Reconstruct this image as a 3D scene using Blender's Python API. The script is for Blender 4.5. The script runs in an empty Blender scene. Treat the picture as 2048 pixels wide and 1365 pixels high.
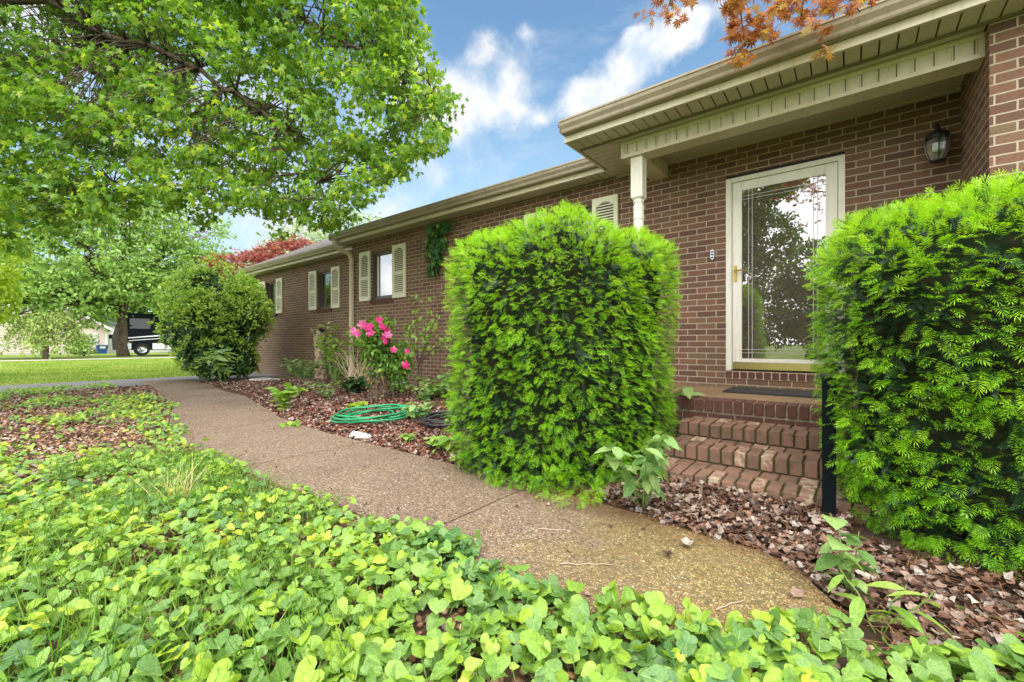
import bpy, math, random
import numpy as np
from mathutils import Vector, Matrix

# ------------------------------------------------------------------ camera, sky, sun, exposure
C = bpy.context.scene.collection
SC = bpy.context.scene
CZ = 0.95                                    # eye height
YAW = math.radians(38.2)
cam = bpy.data.objects.new('camera', bpy.data.cameras.new('camera'))
C.objects.link(cam)
cam.location = (0, 0, CZ)
cam.rotation_euler = (math.pi / 2, 0, YAW)
cam.data.sensor_width = 36
cam.data.lens = 36 * 860 / 2048
cam.data.shift_y = 5.5 / 2048
cam.data.clip_start = 0.05
cam.data.clip_end = 2000
SC.camera = cam

SUN_EL, SUN_AZ = math.radians(60), math.radians(148)      # azimuth: clockwise from +Y
sun = bpy.data.objects.new('sun', bpy.data.lights.new('sun', 'SUN'))
C.objects.link(sun)
sun.data.energy = 1.0
sun.data.angle = math.radians(40)
sun.data.color = (1, 0.95, 0.86)
sd = Vector((math.sin(SUN_AZ) * math.cos(SUN_EL), math.cos(SUN_AZ) * math.cos(SUN_EL), math.sin(SUN_EL)))
sun.rotation_euler = sd.to_track_quat('Z', 'Y').to_euler()

SC.view_settings.view_transform = 'Standard'
SC.view_settings.look = 'None'
SC.view_settings.exposure = 1.2
SC.view_settings.gamma = 1


def ray(px, py):
    u = (px - 1024) / 860.0
    v = -(py - 688) / 860.0
    return np.array((-math.sin(YAW) + u * math.cos(YAW), math.cos(YAW) + u * math.sin(YAW), v))


def ground_at(px, py, z):
    d = ray(px, py)
    t = (z - CZ) / d[2]
    return d[0] * t, d[1] * t


class NT:
    """small helper for building node trees"""
    def __init__(self, tree):
        self.t = tree
        tree.nodes.clear()

    def n(self, typ, **kw):
        nd = self.t.nodes.new(typ)
        for k, v in kw.items():
            if k.startswith('i_'):
                key = k[2:]
                key = int(key) if key.isdigit() else key.replace('_', ' ')
                nd.inputs[key].default_value = v
            else:
                setattr(nd, k, v)
        return nd

    def l(self, a, b):
        self.t.links.new(a, b)

    def math(self, op, a, b=0.5, c=0.5, clamp=False):
        nd = self.t.nodes.new('ShaderNodeMath')
        nd.operation = op
        nd.use_clamp = clamp
        for i, v in enumerate((a, b, c)):
            if isinstance(v, (int, float)):
                nd.inputs[i].default_value = v
            else:
                self.l(v, nd.inputs[i])
        return nd.outputs[0]

    def vmath(self, op, a, b=(0, 0, 0)):
        nd = self.t.nodes.new('ShaderNodeVectorMath')
        nd.operation = op
        for i, v in enumerate((a, b)):
            if isinstance(v, (tuple, list)):
                nd.inputs[i].default_value = v
            else:
                self.l(v, nd.inputs[i])
        return nd

    def mix(self, f, a, b, mode='MIX'):
        nd = self.t.nodes.new('ShaderNodeMix')
        nd.data_type = 'RGBA'
        nd.blend_type = mode
        for i, v in ((0, f), (6, a), (7, b)):
            if isinstance(v, (int, float)):
                nd.inputs[i].default_value = v
            elif isinstance(v, (tuple, list)):
                nd.inputs[i].default_value = (*v, 1) if len(v) == 3 else v
            else:
                self.l(v, nd.inputs[i])
        return nd.outputs[2]

    def ramp(self, f, stops, interp='LINEAR'):
        nd = self.t.nodes.new('ShaderNodeValToRGB')
        cr = nd.color_ramp
        cr.interpolation = interp
        while len(cr.elements) < len(stops):
            cr.elements.new(0.5)
        for e, (p, c) in zip(cr.elements, stops):
            e.position = p
            e.color = (*c, 1) if len(c) == 3 else c
        self.l(f, nd.inputs[0])
        return nd.outputs[0]

    def smooth(self, v, a, b):
        nd = self.t.nodes.new('ShaderNodeMapRange')
        nd.interpolation_type = 'SMOOTHSTEP'
        self.l(v, nd.inputs[0])
        nd.inputs[1].default_value = a
        nd.inputs[2].default_value = b
        return nd.outputs[0]


W = bpy.data.worlds.new('World')
SC.world = W
W.use_nodes = True
w = NT(W.node_tree)
tc = w.n('ShaderNodeTexCoord')
dirn = tc.outputs['Generated']
sky = w.n('ShaderNodeTexSky', sky_type='NISHITA', sun_disc=False, sun_elevation=SUN_EL,
          sun_rotation=SUN_AZ, air_density=1.0, dust_density=0.4, ozone_density=2.0)
nz = w.n('ShaderNodeTexNoise', i_Scale=5.0, i_Detail=9.0, i_Roughness=0.6)
w.l(dirn, nz.inputs['Vector'])
off = w.vmath('SCALE', w.vmath('SUBTRACT', nz.outputs['Color'], (0.5, 0.5, 0.5)).outputs[0])
off.inputs[3].default_value = 0.15
dd = w.vmath('ADD', dirn, off.outputs[0]).outputs[0]
acc = None
blobs = [(1165, 190, 62, 1), (1225, 175, 75, 1), (1290, 130, 70, 1), (1345, 85, 62, 1), (1270, 75, 36, .9), (1390, 45, 55, 1),
         (890, 165, 95, .48), (950, 185, 80, .62), (1005, 165, 80, .52), (960, 90, 40, .55), (840, 180, 90, .5), (1050, 85, 40, .62), (900, 205, 80, .6),
         (1030, 212, 60, .7), (1085, 220, 38, .6), (830, 90, 80, .5), (760, 220, 130, .45), (500, 250, 260, .5), (100, 60, 200, .7),
         (940, 268, 60, .35), (880, 340, 110, .35), (1010, 330, 90, .3), (780, 420, 130, .5), (600, 480, 160, .6),
         (1460, -10, 70, .8), (300, 450, 300, .55)]
for (px, py, r, s) in blobs:
    d = ray(px, py)
    L = np.linalg.norm(d)
    u = math.hypot(px - 1024, py - 688) / 860
    d = d / L
    rr = r / 860 / (1 + u * u) ** 0.8
    dist = w.vmath('DISTANCE', dd, tuple(float(q) for q in d)).outputs['Value']
    m = w.math('MULTIPLY_ADD', dist, -1.0 / rr * s, 1.25 * s, clamp=True)
    acc = m if acc is None else w.math('ADD', w.math('MAXIMUM', acc, m), w.math('MULTIPLY', w.math('MINIMUM', acc, m), .45), clamp=True)
nz2 = w.n('ShaderNodeTexNoise', i_Scale=14.0, i_Detail=8.0, i_Roughness=0.6)
w.l(dirn, nz2.inputs['Vector'])
mp = w.n('ShaderNodeMapping')
mp.inputs['Scale'].default_value = (2.2, 2.2, 9)
w.l(dirn, mp.inputs['Vector'])
nz3 = w.n('ShaderNodeTexNoise', i_Scale=1.6, i_Detail=7.0, i_Roughness=0.6)
w.l(mp.outputs[0], nz3.inputs['Vector'])
wisp = w.math('MULTIPLY', w.smooth(nz3.outputs[0], 0.47, 0.8), 0.45)
dens = w.smooth(w.math('ADD', acc, w.math('MULTIPLY_ADD', nz2.outputs[0], 0.65, -0.33)), 0.16, 0.95)
dens = w.math('MAXIMUM', dens, wisp)
sep = w.n('ShaderNodeSeparateXYZ')
w.l(dirn, sep.inputs[0])
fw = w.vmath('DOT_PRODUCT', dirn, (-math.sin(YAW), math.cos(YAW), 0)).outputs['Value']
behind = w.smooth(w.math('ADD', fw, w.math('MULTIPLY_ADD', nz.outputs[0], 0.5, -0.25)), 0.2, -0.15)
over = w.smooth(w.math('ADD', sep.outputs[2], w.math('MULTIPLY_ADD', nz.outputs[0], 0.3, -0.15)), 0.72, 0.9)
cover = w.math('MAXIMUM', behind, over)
haze_low = w.math('MULTIPLY', w.smooth(sep.outputs[2], 0.62, 0.0), 0.75)
skys = w.vmath('SCALE', sky.outputs[0])
skys.inputs[3].default_value = 0.098
skyc = w.mix(1.0, skys.outputs[0], (0.95, 1.12, 1.06), 'MULTIPLY')
base = w.mix(haze_low, skyc, (0.31, 0.43, 0.50))
cshade = w.mix(w.smooth(nz2.outputs[0], 0.3, 0.62), (0.30, 0.36, 0.43), (0.47, 0.47, 0.475))
col = w.mix(dens, base, cshade)
col = w.mix(cover, col, (1.95, 1.95, 1.97))  # unseen cloud behind and overhead, made brighter than the visible sky for fill
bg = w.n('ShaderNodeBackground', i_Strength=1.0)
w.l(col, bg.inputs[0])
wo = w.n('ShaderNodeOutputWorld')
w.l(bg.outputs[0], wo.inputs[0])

# ------------------------------------------------------------------ helpers
RS = np.random.RandomState(7)
random.seed(7)


def tag(o, label=None, cat=None, group=None, kind=None):
    if label:
        o['label'] = label
    if cat:
        o['category'] = cat
    if group:
        o['group'] = group
    if kind:
        o['kind'] = kind
    return o


def empty(name, loc, label, cat, group=None):
    o = bpy.data.objects.new(name, None)
    C.objects.link(o)
    o.location = loc
    o.empty_display_size = 0.1
    return tag(o, label, cat, group)


def fix(o, parent):
    """parent while keeping world-space mesh coordinates"""
    if parent is not None:
        o.parent = parent
        p = parent
        off = Vector((0, 0, 0))
        while p is not None:
            off += p.location
            p = p.parent
        o.location = o.location - off
    return o


class MB:
    def __init__(self):
        self.v = []
        self.f = []
        self.cur = 0
        self.idx = {}

    def add(self, vs, fs):
        b = len(self.v)
        if self.cur:
            for i in range(len(self.f), len(self.f) + len(fs)):
                self.idx[i] = self.cur
        self.v.extend([tuple(map(float, q)) for q in vs])
        self.f.extend([tuple(b + i for i in q) for q in fs])

    def box(self, x0, x1, y0, y1, z0, z1):
        self.add([(x0, y0, z0), (x1, y0, z0), (x1, y1, z0), (x0, y1, z0), (x0, y0, z1), (x1, y0, z1), (x1, y1, z1), (x0, y1, z1)],
                 [(0, 3, 2, 1), (4, 5, 6, 7), (0, 1, 5, 4), (1, 2, 6, 5), (2, 3, 7, 6), (3, 0, 4, 7)])

    def bbox(self, x0, x1, y0, y1, z0, z1, b=0.004, jit=0):
        """box with chamfered edges"""
        cx, cy, cz = (x0 + x1) / 2, (y0 + y1) / 2, (z0 + z1) / 2
        hx, hy, hz = (x1 - x0) / 2, (y1 - y0) / 2, (z1 - z0) / 2
        vs = []
        idx = {}
        for sx in (-1, 1):
            for sy in (-1, 1):
                for sz in (-1, 1):
                    for a in range(3):
                        p = [sx * (hx - (b if a != 0 else 0)), sy * (hy - (b if a != 1 else 0)), sz * (hz - (b if a != 2 else 0))]
                        idx[(sx, sy, sz, a)] = len(vs)
                        vs.append(p)
        fs = []
        q = ((-1, -1), (1, -1), (1, 1), (-1, 1))
        for s in (-1, 1):
            o_ = q if s > 0 else q[::-1]
            fs.append([idx[(s, i, j, 0)] for i, j in o_])
            fs.append([idx[(j, s, i, 1)] for i, j in o_])
            fs.append([idx[(i, j, s, 2)] for i, j in o_])
        for i in (-1, 1):
            for j in (-1, 1):
                e = [idx[(-1, i, j, 1)], idx[(1, i, j, 1)], idx[(1, i, j, 2)], idx[(-1, i, j, 2)]]
                fs.append(e if i * j > 0 else e[::-1])
                e = [idx[(i, -1, j, 2)], idx[(i, 1, j, 2)], idx[(i, 1, j, 0)], idx[(i, -1, j, 0)]]
                fs.append(e if i * j > 0 else e[::-1])
                e = [idx[(i, j, -1, 0)], idx[(i, j, 1, 0)], idx[(i, j, 1, 1)], idx[(i, j, -1, 1)]]
                fs.append(e if i * j > 0 else e[::-1])
        for sx in (-1, 1):
            for sy in (-1, 1):
                for sz in (-1, 1):
                    e = [idx[(sx, sy, sz, 0)], idx[(sx, sy, sz, 1)], idx[(sx, sy, sz, 2)]]
                    fs.append(e if sx * sy * sz > 0 else e[::-1])
        R = Matrix.Identity(3)
        if jit:
            R = Matrix.Rotation(random.uniform(-jit, jit), 3, 'Z') @ Matrix.Rotation(random.uniform(-jit, jit), 3, 'X')
        self.add([tuple(R @ Vector(p) + Vector((cx, cy, cz))) for p in vs], fs)

    def tube(self, pts, rad, n=6, caps=True):
        pts = [Vector(p) for p in pts]
        if not isinstance(rad, (list, tuple)):
            rad = [rad] * len(pts)
        t0 = (pts[1] - pts[0]).normalized()
        up = Vector((0, 0, 1)) if abs(t0.z) < 0.9 else Vector((1, 0, 0))
        x = t0.cross(up).normalized()
        b = len(self.v)
        for i, p in enumerate(pts):
            t = (pts[min(i + 1, len(pts) - 1)] - pts[max(i - 1, 0)])
            t = t.normalized() if t.length > 1e-9 else t0
            x = (x - t * x.dot(t))
            x = x.normalized() if x.length > 1e-6 else t.orthogonal().normalized()
            y = t.cross(x)
            for k in range(n):
                a = 2 * math.pi * k / n
                q = p + (x * math.cos(a) + y * math.sin(a)) * rad[i]
                self.v.append(tuple(q))
        for i in range(len(pts) - 1):
            for k in range(n):
                k2 = (k + 1) % n
                self.f.append((b + i * n + k, b + i * n + k2, b + (i + 1) * n + k2, b + (i + 1) * n + k))
        if caps:
            self.f.append(tuple(b + k for k in range(n))[::-1])
            self.f.append(tuple(b + (len(pts) - 1) * n + k for k in range(n)))

    def lathe(self, prof, cx, cy, n=20, ax='z'):
        b = len(self.v)
        for r, z in prof:
            for k in range(n):
                a = 2 * math.pi * k / n
                self.v.append((cx + r * math.cos(a), cy + r * math.sin(a), z))
        for i in range(len(prof) - 1):
            for k in range(n):
                k2 = (k + 1) % n
                self.f.append((b + i * n + k, b + i * n + k2, b + (i + 1) * n + k2, b + (i + 1) * n + k))
        self.f.append(tuple(b + k for k in range(n))[::-1])
        self.f.append(tuple(b + (len(prof) - 1) * n + k for k in range(n)))

    def extrude_x(self, prof, x0, x1):
        """closed (y,z) profile extruded along x"""
        n = len(prof)
        b = len(self.v)
        for x in (x0, x1):
            for y, z in prof:
                self.v.append((x, y, z))
        for i in range(n):
            j = (i + 1) % n
            self.f.append((b + i, b + j, b + n + j, b + n + i))
        self.f.append(tuple(b + i for i in range(n))[::-1])
        self.f.append(tuple(b + n + i for i in range(n)))

    def build(self, name, mat, parent=None, smooth=False):
        me = bpy.data.meshes.new(name)
        me.from_pydata(self.v, [], self.f)
        me.update()
        if smooth:
            me.polygons.foreach_set('use_smooth', [True] * len(me.polygons))
        o = bpy.data.objects.new(name, me)
        C.objects.link(o)
        for q in (mat if isinstance(mat, list) else [mat]):
            if q:
                me.materials.append(q)
        for i, k in self.idx.items():
            me.polygons[i].material_index = k
        return fix(o, parent)


def nrm(a):
    return a / np.maximum(np.linalg.norm(a, axis=-1, keepdims=True), 1e-9)


def frames(t, n):
    """rotation matrices with +Y along t and +Z near n"""
    y = nrm(t)
    z = n - (n * y).sum(-1, keepdims=True) * y
    z = nrm(z)
    x = np.cross(y, z)
    return np.stack([x, y, z], -1)


def rand_dir(n):
    return nrm(RS.normal(size=(n, 3)))


def scatter(name, tmpl, Cn, R, S, mat, parent=None, smooth=False, rnd=None):
    """one mesh of many oriented copies of small templates; tmpl = (verts, faces) or a list of them"""
    tl = tmpl if isinstance(tmpl, list) else [tmpl]
    n = len(Cn)
    pick = RS.randint(0, len(tl), n)
    S = np.asarray(S, float)
    if S.ndim == 1:
        S = np.repeat(S[:, None], 3, 1)
    rnd = RS.rand(n) if rnd is None else np.asarray(rnd)
    Vs, Ls, St, Rn, Lc = [], [], [], [], []
    vb = lb = 0
    for ti, (tv, tf) in enumerate(tl):
        ix = np.where(pick == ti)[0]
        if not len(ix):
            continue
        tv = np.asarray(tv, float)
        k = len(tv)
        V = np.einsum('nij,nkj->nki', R[ix], tv[None] * S[ix][:, None, :]) + Cn[ix][:, None, :]
        Vs.append(V.reshape(-1, 3))
        flat = np.concatenate([np.asarray(f) for f in tf])
        lens = np.array([len(f) for f in tf])
        st = np.concatenate([[0], np.cumsum(lens)[:-1]])
        m = len(ix)
        Ls.append((flat[None] + (np.arange(m) * k)[:, None] + vb).ravel())
        St.append((st[None] + (np.arange(m) * len(flat))[:, None] + lb).ravel())
        Rn.append(np.repeat(rnd[ix], k))
        Lc.append(np.tile(tv, (m, 1)))
        vb += m * k
        lb += m * len(flat)
    V = np.concatenate(Vs)
    Lp = np.concatenate(Ls)
    St = np.concatenate(St)
    me = bpy.data.meshes.new(name)
    me.vertices.add(len(V))
    me.vertices.foreach_set('co', V.astype(np.float32).ravel())
    me.loops.add(len(Lp))
    me.loops.foreach_set('vertex_index', Lp.astype(np.int32))
    me.polygons.add(len(St))
    me.polygons.foreach_set('loop_start', St.astype(np.int32))
    if smooth:
        me.polygons.foreach_set('use_smooth', np.ones(len(St), bool))
    me.update(calc_edges=True)
    a = me.attributes.new('rnd', 'FLOAT', 'POINT')
    a.data.foreach_set('value', np.concatenate(Rn).astype(np.float32))
    a = me.attributes.new('lc', 'FLOAT_VECTOR', 'POINT')
    a.data.foreach_set('vector', np.concatenate(Lc).astype(np.float32).ravel())
    me.materials.append(mat)
    o = bpy.data.objects.new(name, me)
    C.objects.link(o)
    return fix(o, parent)


# ---- leaf templates: tip along +Y, upper side +Z
def leaf_maple():
    h = [(0.05, 0.0), (0.30, -0.10), (0.42, 0.02), (0.27, 0.20), (0.40, 0.30), (0.62, 0.56), (0.36, 0.55), (0.17, 0.52), (0.20, 0.78), (0.0, 1.08)]
    out = h + [(-x, y) for x, y in h[-2::-1]]
    vs = [(x, y, -0.28 * abs(x) - 0.16 * y * y) for x, y in out] + [(0, 0.25, 0.03)]
    c = len(vs) - 1
    return vs, [(i, (i + 1) % c, c) for i in range(c)]


def leaf_palm():
    """narrow five to seven lobed maple leaf"""
    vs = [(0, 0, 0)]
    fs = []
    for a, L in ((-105, .55), (-65, .85), (-30, .95), (0, 1.0), (30, .95), (65, .85), (105, .55)):
        r = math.radians(a)
        d = (math.sin(r), math.cos(r))
        p = (d[1], -d[0])
        b = len(vs)
        vs += [(d[0] * L * .45 + p[0] * .1, d[1] * L * .45 + p[1] * .1, -0.02), (d[0] * L, d[1] * L, -.18 * L),
               (d[0] * L * .45 - p[0] * .1, d[1] * L * .45 - p[1] * .1, -0.02)]
        fs.append((0, b, b + 1, b + 2))
    return vs, fs


def leaf_oval(w=0.3, fold=0.3, bend=0.2):
    vs, fs = [], []
    ys = (0, .2, .45, .72, 1.0)
    ws = (0.02, w * .8, w, w * .72, 0.0)
    for y, ww in zip(ys, ws):
        for s in (-1, 0, 1):
            vs.append((s * ww, y, fold * abs(s) * ww - bend * y * y))
    for i in range(4):
        for j in range(2):
            a = i * 3 + j
            fs.append((a, a + 1, a + 4, a + 3))
    return vs, fs


def leaf_heart(cup=0.25, bend=0.25, wd=1.1):
    h = [(0, 0.02), (0.14, -0.20), (0.34, -0.25), (0.52, -0.10), (0.58, 0.14), (0.52, 0.38), (0.37, 0.60), (0.17, 0.78), (0, 0.90)]
    h = [(x * wd, y) for x, y in h]
    inn = [(0.26, -0.04), (0.32, 0.16), (0.28, 0.36), (0.16, 0.55)]
    vs, fs = [], []
    k = len(h)
    for i, (x, y) in enumerate(h):
        vs.append((x, y, cup * x * x * 1.6 - bend * max(y, 0) ** 2 + (.03 if i % 2 else -.03) * (0 < i < 8)))
    for y in (0.12, 0.28, 0.46, 0.64):
        vs.append((0, y, -0.02 - bend * y ** 2))
    for x, y in inn:
        vs.append((x, y, 0.03 + cup * x * x * 1.4 - bend * max(y, 0) ** 2))
    m0, i0 = k, k + 4
    fs += [(0, 1, i0, m0), (1, 2, 3, i0), (3, 4, i0 + 1, i0), (4, 5, i0 + 2, i0 + 1), (5, 6, i0 + 3, i0 + 2), (6, 7, m0 + 3, i0 + 3), (7, 8, m0 + 3),
           (i0, i0 + 1, m0 + 1, m0), (i0 + 1, i0 + 2, m0 + 2, m0 + 1), (i0 + 2, i0 + 3, m0 + 3, m0 + 2)]
    n = len(vs)
    vs += [(-x, y, z) for x, y, z in vs]
    fs += [tuple(n + i for i in f[::-1]) for f in fs]
    return vs, fs


def leaf_dead(seed):
    r = np.random.RandomState(seed)
    pts = []
    n = 9
    for i in range(n):
        a = 2 * math.pi * i / n
        rr = (0.42 + 0.16 * r.rand()) * (0.75 if i % 2 else 1.05)
        x, y = rr * math.sin(a) * .85, rr * math.cos(a)
        pts.append((x, y, 0.5 * r.rand() * (x * x + y * y) * 2 + 0.1 * r.randn() * .5))
    pts.append((0, 0, -0.03))
    pts = np.array(pts)
    pts[:, 2] += (0.5 + .9 * r.rand()) * (pts[:, 0] * math.cos(seed) + pts[:, 1] * math.sin(seed)) ** 2
    return pts, [(i, (i + 1) % n, n) for i in range(n)]


def stone(seed, sub=1, rough=.25, flat=.6):
    import bmesh
    bm = bmesh.new()
    bmesh.ops.create_icosphere(bm, subdivisions=sub, radius=0.5)
    r = np.random.RandomState(seed)
    ax = 1 + (r.rand(3) - .5) * .5
    vs = [np.array(v.co) * ax * (1 + rough * (r.rand() - .5)) * (1, 1, flat) for v in bm.verts]
    fs = [tuple(v.index for v in f.verts) for f in bm.faces]
    bm.free()
    return vs, fs


def sprig(n=11, L=0.34, w=0.035, ang=58, up=.12, droop=.0):
    """a yew shoot: a stem along +Y with two ranks of flat needles"""
    vs = [(-.012, 0, 0), (.012, 0, 0), (.004, 1, -droop), (-.004, 1, -droop)]
    fs = [(0, 1, 2, 3)]
    for i in range(n):
        y = 0.06 + 0.94 * i / (n - 1)
        for s in (-1, 1):
            a = math.radians(ang * (1 - .72 * (i / (n - 1)) ** 1.5) + 4 * ((i * 7) % 3 - 1))
            ll = L * (0.8 + 0.2 * math.sin(math.pi * min(1, .2 + y * .75)))
            dx, dy = s * math.sin(a), math.cos(a)
            b = len(vs)
            px, py = dy, -dx
            zz = up * ll * (1 if i % 2 else .3)
            zb = -droop * y * y
            zt = -droop * (y + dy * ll) ** 2
            vs += [(0, y, zb), (dx * ll * .55 + px * w, y + dy * ll * .55 + py * w, zz * .8 + .5 * (zb + zt)), (dx * ll, y + dy * ll, zz * .3 + zt),
                   (dx * ll * .55 - px * w, y + dy * ll * .55 - py * w, zz * .8 + .5 * (zb + zt))]
            fs.append((b, b + 1, b + 2, b + 3) if s > 0 else (b + 3, b + 2, b + 1, b))
    return vs, fs


def blade():
    return [(-.5, 0, 0), (.5, 0, 0), (.4, .5, .06), (-.4, .5, .06), (0, 1, .3)], [(0, 1, 2, 3), (3, 2, 4)]


# ------------------------------------------------------------------ materials
MATS = {}


def principled(name, color, rough=0.6, spec=0.4, metal=0.0, noise=None, bump=None, coat=0, dirt=None):
    m = bpy.data.materials.new(name)
    m.use_nodes = True
    t = NT(m.node_tree)
    p = t.n('ShaderNodeBsdfPrincipled', i_Roughness=rough, i_Metallic=metal)
    p.inputs['Specular IOR Level'].default_value = spec
    p.inputs['Coat Weight'].default_value = coat
    p.inputs['Base Color'].default_value = (*color, 1)
    co = t.n('ShaderNodeTexCoord').outputs['Object']
    if noise:
        sc, c2, lo, hi = noise
        nz = t.n('ShaderNodeTexNoise', i_Scale=sc, i_Detail=6.0, i_Roughness=0.65)
        t.l(co, nz.inputs['Vector'])
        t.l(t.mix(t.smooth(nz.outputs[0], lo, hi), color, c2), p.inputs['Base Color'])
    if bump:
        sc, st, di = bump
        nz = t.n('ShaderNodeTexNoise', i_Scale=sc, i_Detail=5.0)
        t.l(co, nz.inputs['Vector'])
        b = t.n('ShaderNodeBump', i_Strength=st, i_Distance=di)
        t.l(nz.outputs[0], b.inputs['Height'])
        t.l(b.outputs[0], p.inputs['Normal'])
    if dirt:
        mp = t.n('ShaderNodeMapping')
        mp.inputs['Scale'].default_value = (9, 9, 1.2)
        t.l(co, mp.inputs['Vector'])
        nd = t.n('ShaderNodeTexNoise', i_Scale=3.0, i_Detail=7.0, i_Roughness=.7)
        t.l(mp.outputs[0], nd.inputs['Vector'])
        src = p.inputs['Base Color'].links[0].from_socket if p.inputs['Base Color'].links else color
        t.l(t.mix(t.math('MULTIPLY', t.smooth(nd.outputs[0], .48, .72), .55), src, dirt), p.inputs['Base Color'])
    o = t.n('ShaderNodeOutputMaterial')
    t.l(p.outputs[0], o.inputs[0])
    return m


def leafmat(name, stops, trans=0.35, rough=0.5, spec=0.35, veins=None, tboost=1.3, patch=None):
    """leaf colour picked per leaf; light also passes through"""
    m = bpy.data.materials.new(name)
    m.use_nodes = True
    t = NT(m.node_tree)
    at = t.n('ShaderNodeAttribute', attribute_name='rnd')
    col = t.ramp(at.outputs['Fac'], stops)
    if patch:
        g = t.n('ShaderNodeNewGeometry')
        nz = t.n('ShaderNodeTexNoise', i_Scale=patch[0], i_Detail=2.0)
        t.l(g.outputs['Position'], nz.inputs['Vector'])
        col = t.mix(t.math('MULTIPLY', t.smooth(nz.outputs[0], .42, .62), patch[1]), col, patch[2])
    if veins:
        lc = t.n('ShaderNodeAttribute', attribute_name='lc')
        sp = t.n('ShaderNodeSeparateXYZ')
        t.l(lc.outputs['Vector'], sp.inputs[0])
        ax = t.math('ABSOLUTE', sp.outputs[0])
        mid = t.math('LESS_THAN', ax, 0.016)
        an = t.math('ARCTAN2', ax, t.math('SUBTRACT', sp.outputs[1], t.math('MULTIPLY_ADD', ax, .35, -.06)))
        fr = t.math('FRACT', t.math('MULTIPLY', an, 3.1))
        side = t.math('LESS_THAN', fr, 0.09)
        f = t.math('MULTIPLY', t.math('MAXIMUM', mid, t.math('MULTIPLY', side, .7)), veins)
        col = t.mix(f, col, t.mix(0.5, col, (0.55, 0.75, 0.25)))
        gp = t.n('ShaderNodeNewGeometry')
        mn = t.n('ShaderNodeTexNoise', i_Scale=120.0, i_Detail=3.0)
        t.l(gp.outputs['Position'], mn.inputs['Vector'])
        col = t.mix(1.0, col, t.ramp(mn.outputs[0], [(.32, (.72, .78, .8)), (.68, (1.2, 1.14, 1.0))]), 'MULTIPLY')
    p = t.n('ShaderNodeBsdfPrincipled', i_Roughness=rough)
    p.inputs['Specular IOR Level'].default_value = spec
    t.l(col, p.inputs['Base Color'])
    tr = t.n('ShaderNodeBsdfTranslucent')
    t.l(t.mix(1.0, col, (tboost * 1.05, tboost, tboost * .5), 'MULTIPLY'), tr.inputs[0])
    mx = t.n('ShaderNodeMixShader', i_0=trans)
    t.l(p.outputs[0], mx.inputs[1])
    t.l(tr.outputs[0], mx.inputs[2])
    o = t.n('ShaderNodeOutputMaterial')
    t.l(mx.outputs[0], o.inputs[0])
    return m


def brick_mat(name, axes, c1=(0.190, 0.098, 0.065), c2=(0.118, 0.064, 0.047), mort=(0.49, 0.41, 0.305), phase=(0, 0)):
    m = bpy.data.materials.new(name)
    m.use_nodes = True
    t = NT(m.node_tree)
    g = t.n('ShaderNodeNewGeometry')
    sp = t.n('ShaderNodeSeparateXYZ')
    t.l(g.outputs['Position'], sp.inputs[0])
    cb = t.n('ShaderNodeCombineXYZ')
    t.l(t.math('ADD', sp.outputs[axes], phase[0]), cb.inputs[0])
    t.l(t.math('ADD', sp.outputs[2], phase[1]), cb.inputs[1])
    nw = t.n('ShaderNodeTexNoise', i_Scale=14.0, i_Detail=3.0)
    t.l(g.outputs['Position'], nw.inputs['Vector'])
    wob = t.vmath('SCALE', t.vmath('SUBTRACT', nw.outputs['Color'], (.5, .5, .5)).outputs[0])
    wob.inputs[3].default_value = 0.006
    vec = t.vmath('ADD', cb.outputs[0], wob.outputs[0]).outputs[0]
    bt = t.n('ShaderNodeTexBrick', offset=0.5, offset_frequency=2)
    t.l(vec, bt.inputs['Vector'])
    for k, v in (('Scale', 1), ('Mortar Size', .0052), ('Mortar Smooth', .15), ('Bias', 0), ('Brick Width', .2032), ('Row Height', .0677)):
        bt.inputs[k].default_value = v
    bt.inputs['Color1'].default_value = (0, 0, 0, 1)
    bt.inputs['Color2'].default_value = (1, 1, 1, 1)
    bt.inputs['Mortar'].default_value = (.5, .5, .5, 1)
    tone = t.ramp(bt.outputs['Color'], [(0, c2), (.35, tuple(.5 * (a + b) for a, b in zip(c1, c2))), (.6, c1), (.82, (0.20, 0.105, 0.065)), (1, (0.17, 0.12, 0.07))])
    n2 = t.n('ShaderNodeTexNoise', i_Scale=55.0, i_Detail=5.0)
    t.l(g.outputs['Position'], n2.inputs['Vector'])
    tone = t.mix(t.math('MULTIPLY', t.smooth(n2.outputs[0], .45, .75), .35), tone, (.05, .032, .027))
    n3 = t.n('ShaderNodeTexNoise', i_Scale=1.3, i_Detail=4.0)
    t.l(g.outputs['Position'], n3.inputs['Vector'])
    tone = t.mix(t.math('MULTIPLY', t.smooth(n3.outputs[0], .4, .7), .35), tone, (.15, .105, .06))
    spl = t.math('SUBTRACT', t.math('MULTIPLY_ADD', n3.outputs[0], 1.1, -.2), t.math('MULTIPLY', sp.outputs[2], 1.0))
    tone = t.mix(t.math('MULTIPLY', t.smooth(spl, -.1, .35), .45), tone, (.17, .125, .085))
    mc = t.mix(n2.outputs[0], mort, tuple(q * .72 for q in mort))
    col = t.mix(bt.outputs['Fac'], tone, mc)
    p = t.n('ShaderNodeBsdfPrincipled', i_Roughness=.85)
    p.inputs['Specular IOR Level'].default_value = .25
    t.l(col, p.inputs['Base Color'])
    hgt = t.math('ADD', t.math('MULTIPLY', bt.outputs['Fac'], -1.0), t.math('MULTIPLY', n2.outputs[0], .35))
    b = t.n('ShaderNodeBump', i_Strength=.8, i_Distance=.006)
    t.l(hgt, b.inputs['Height'])
    t.l(b.outputs[0], p.inputs['Normal'])
    o = t.n('ShaderNodeOutputMaterial')
    t.l(p.outputs[0], o.inputs[0])
    return m


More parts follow.
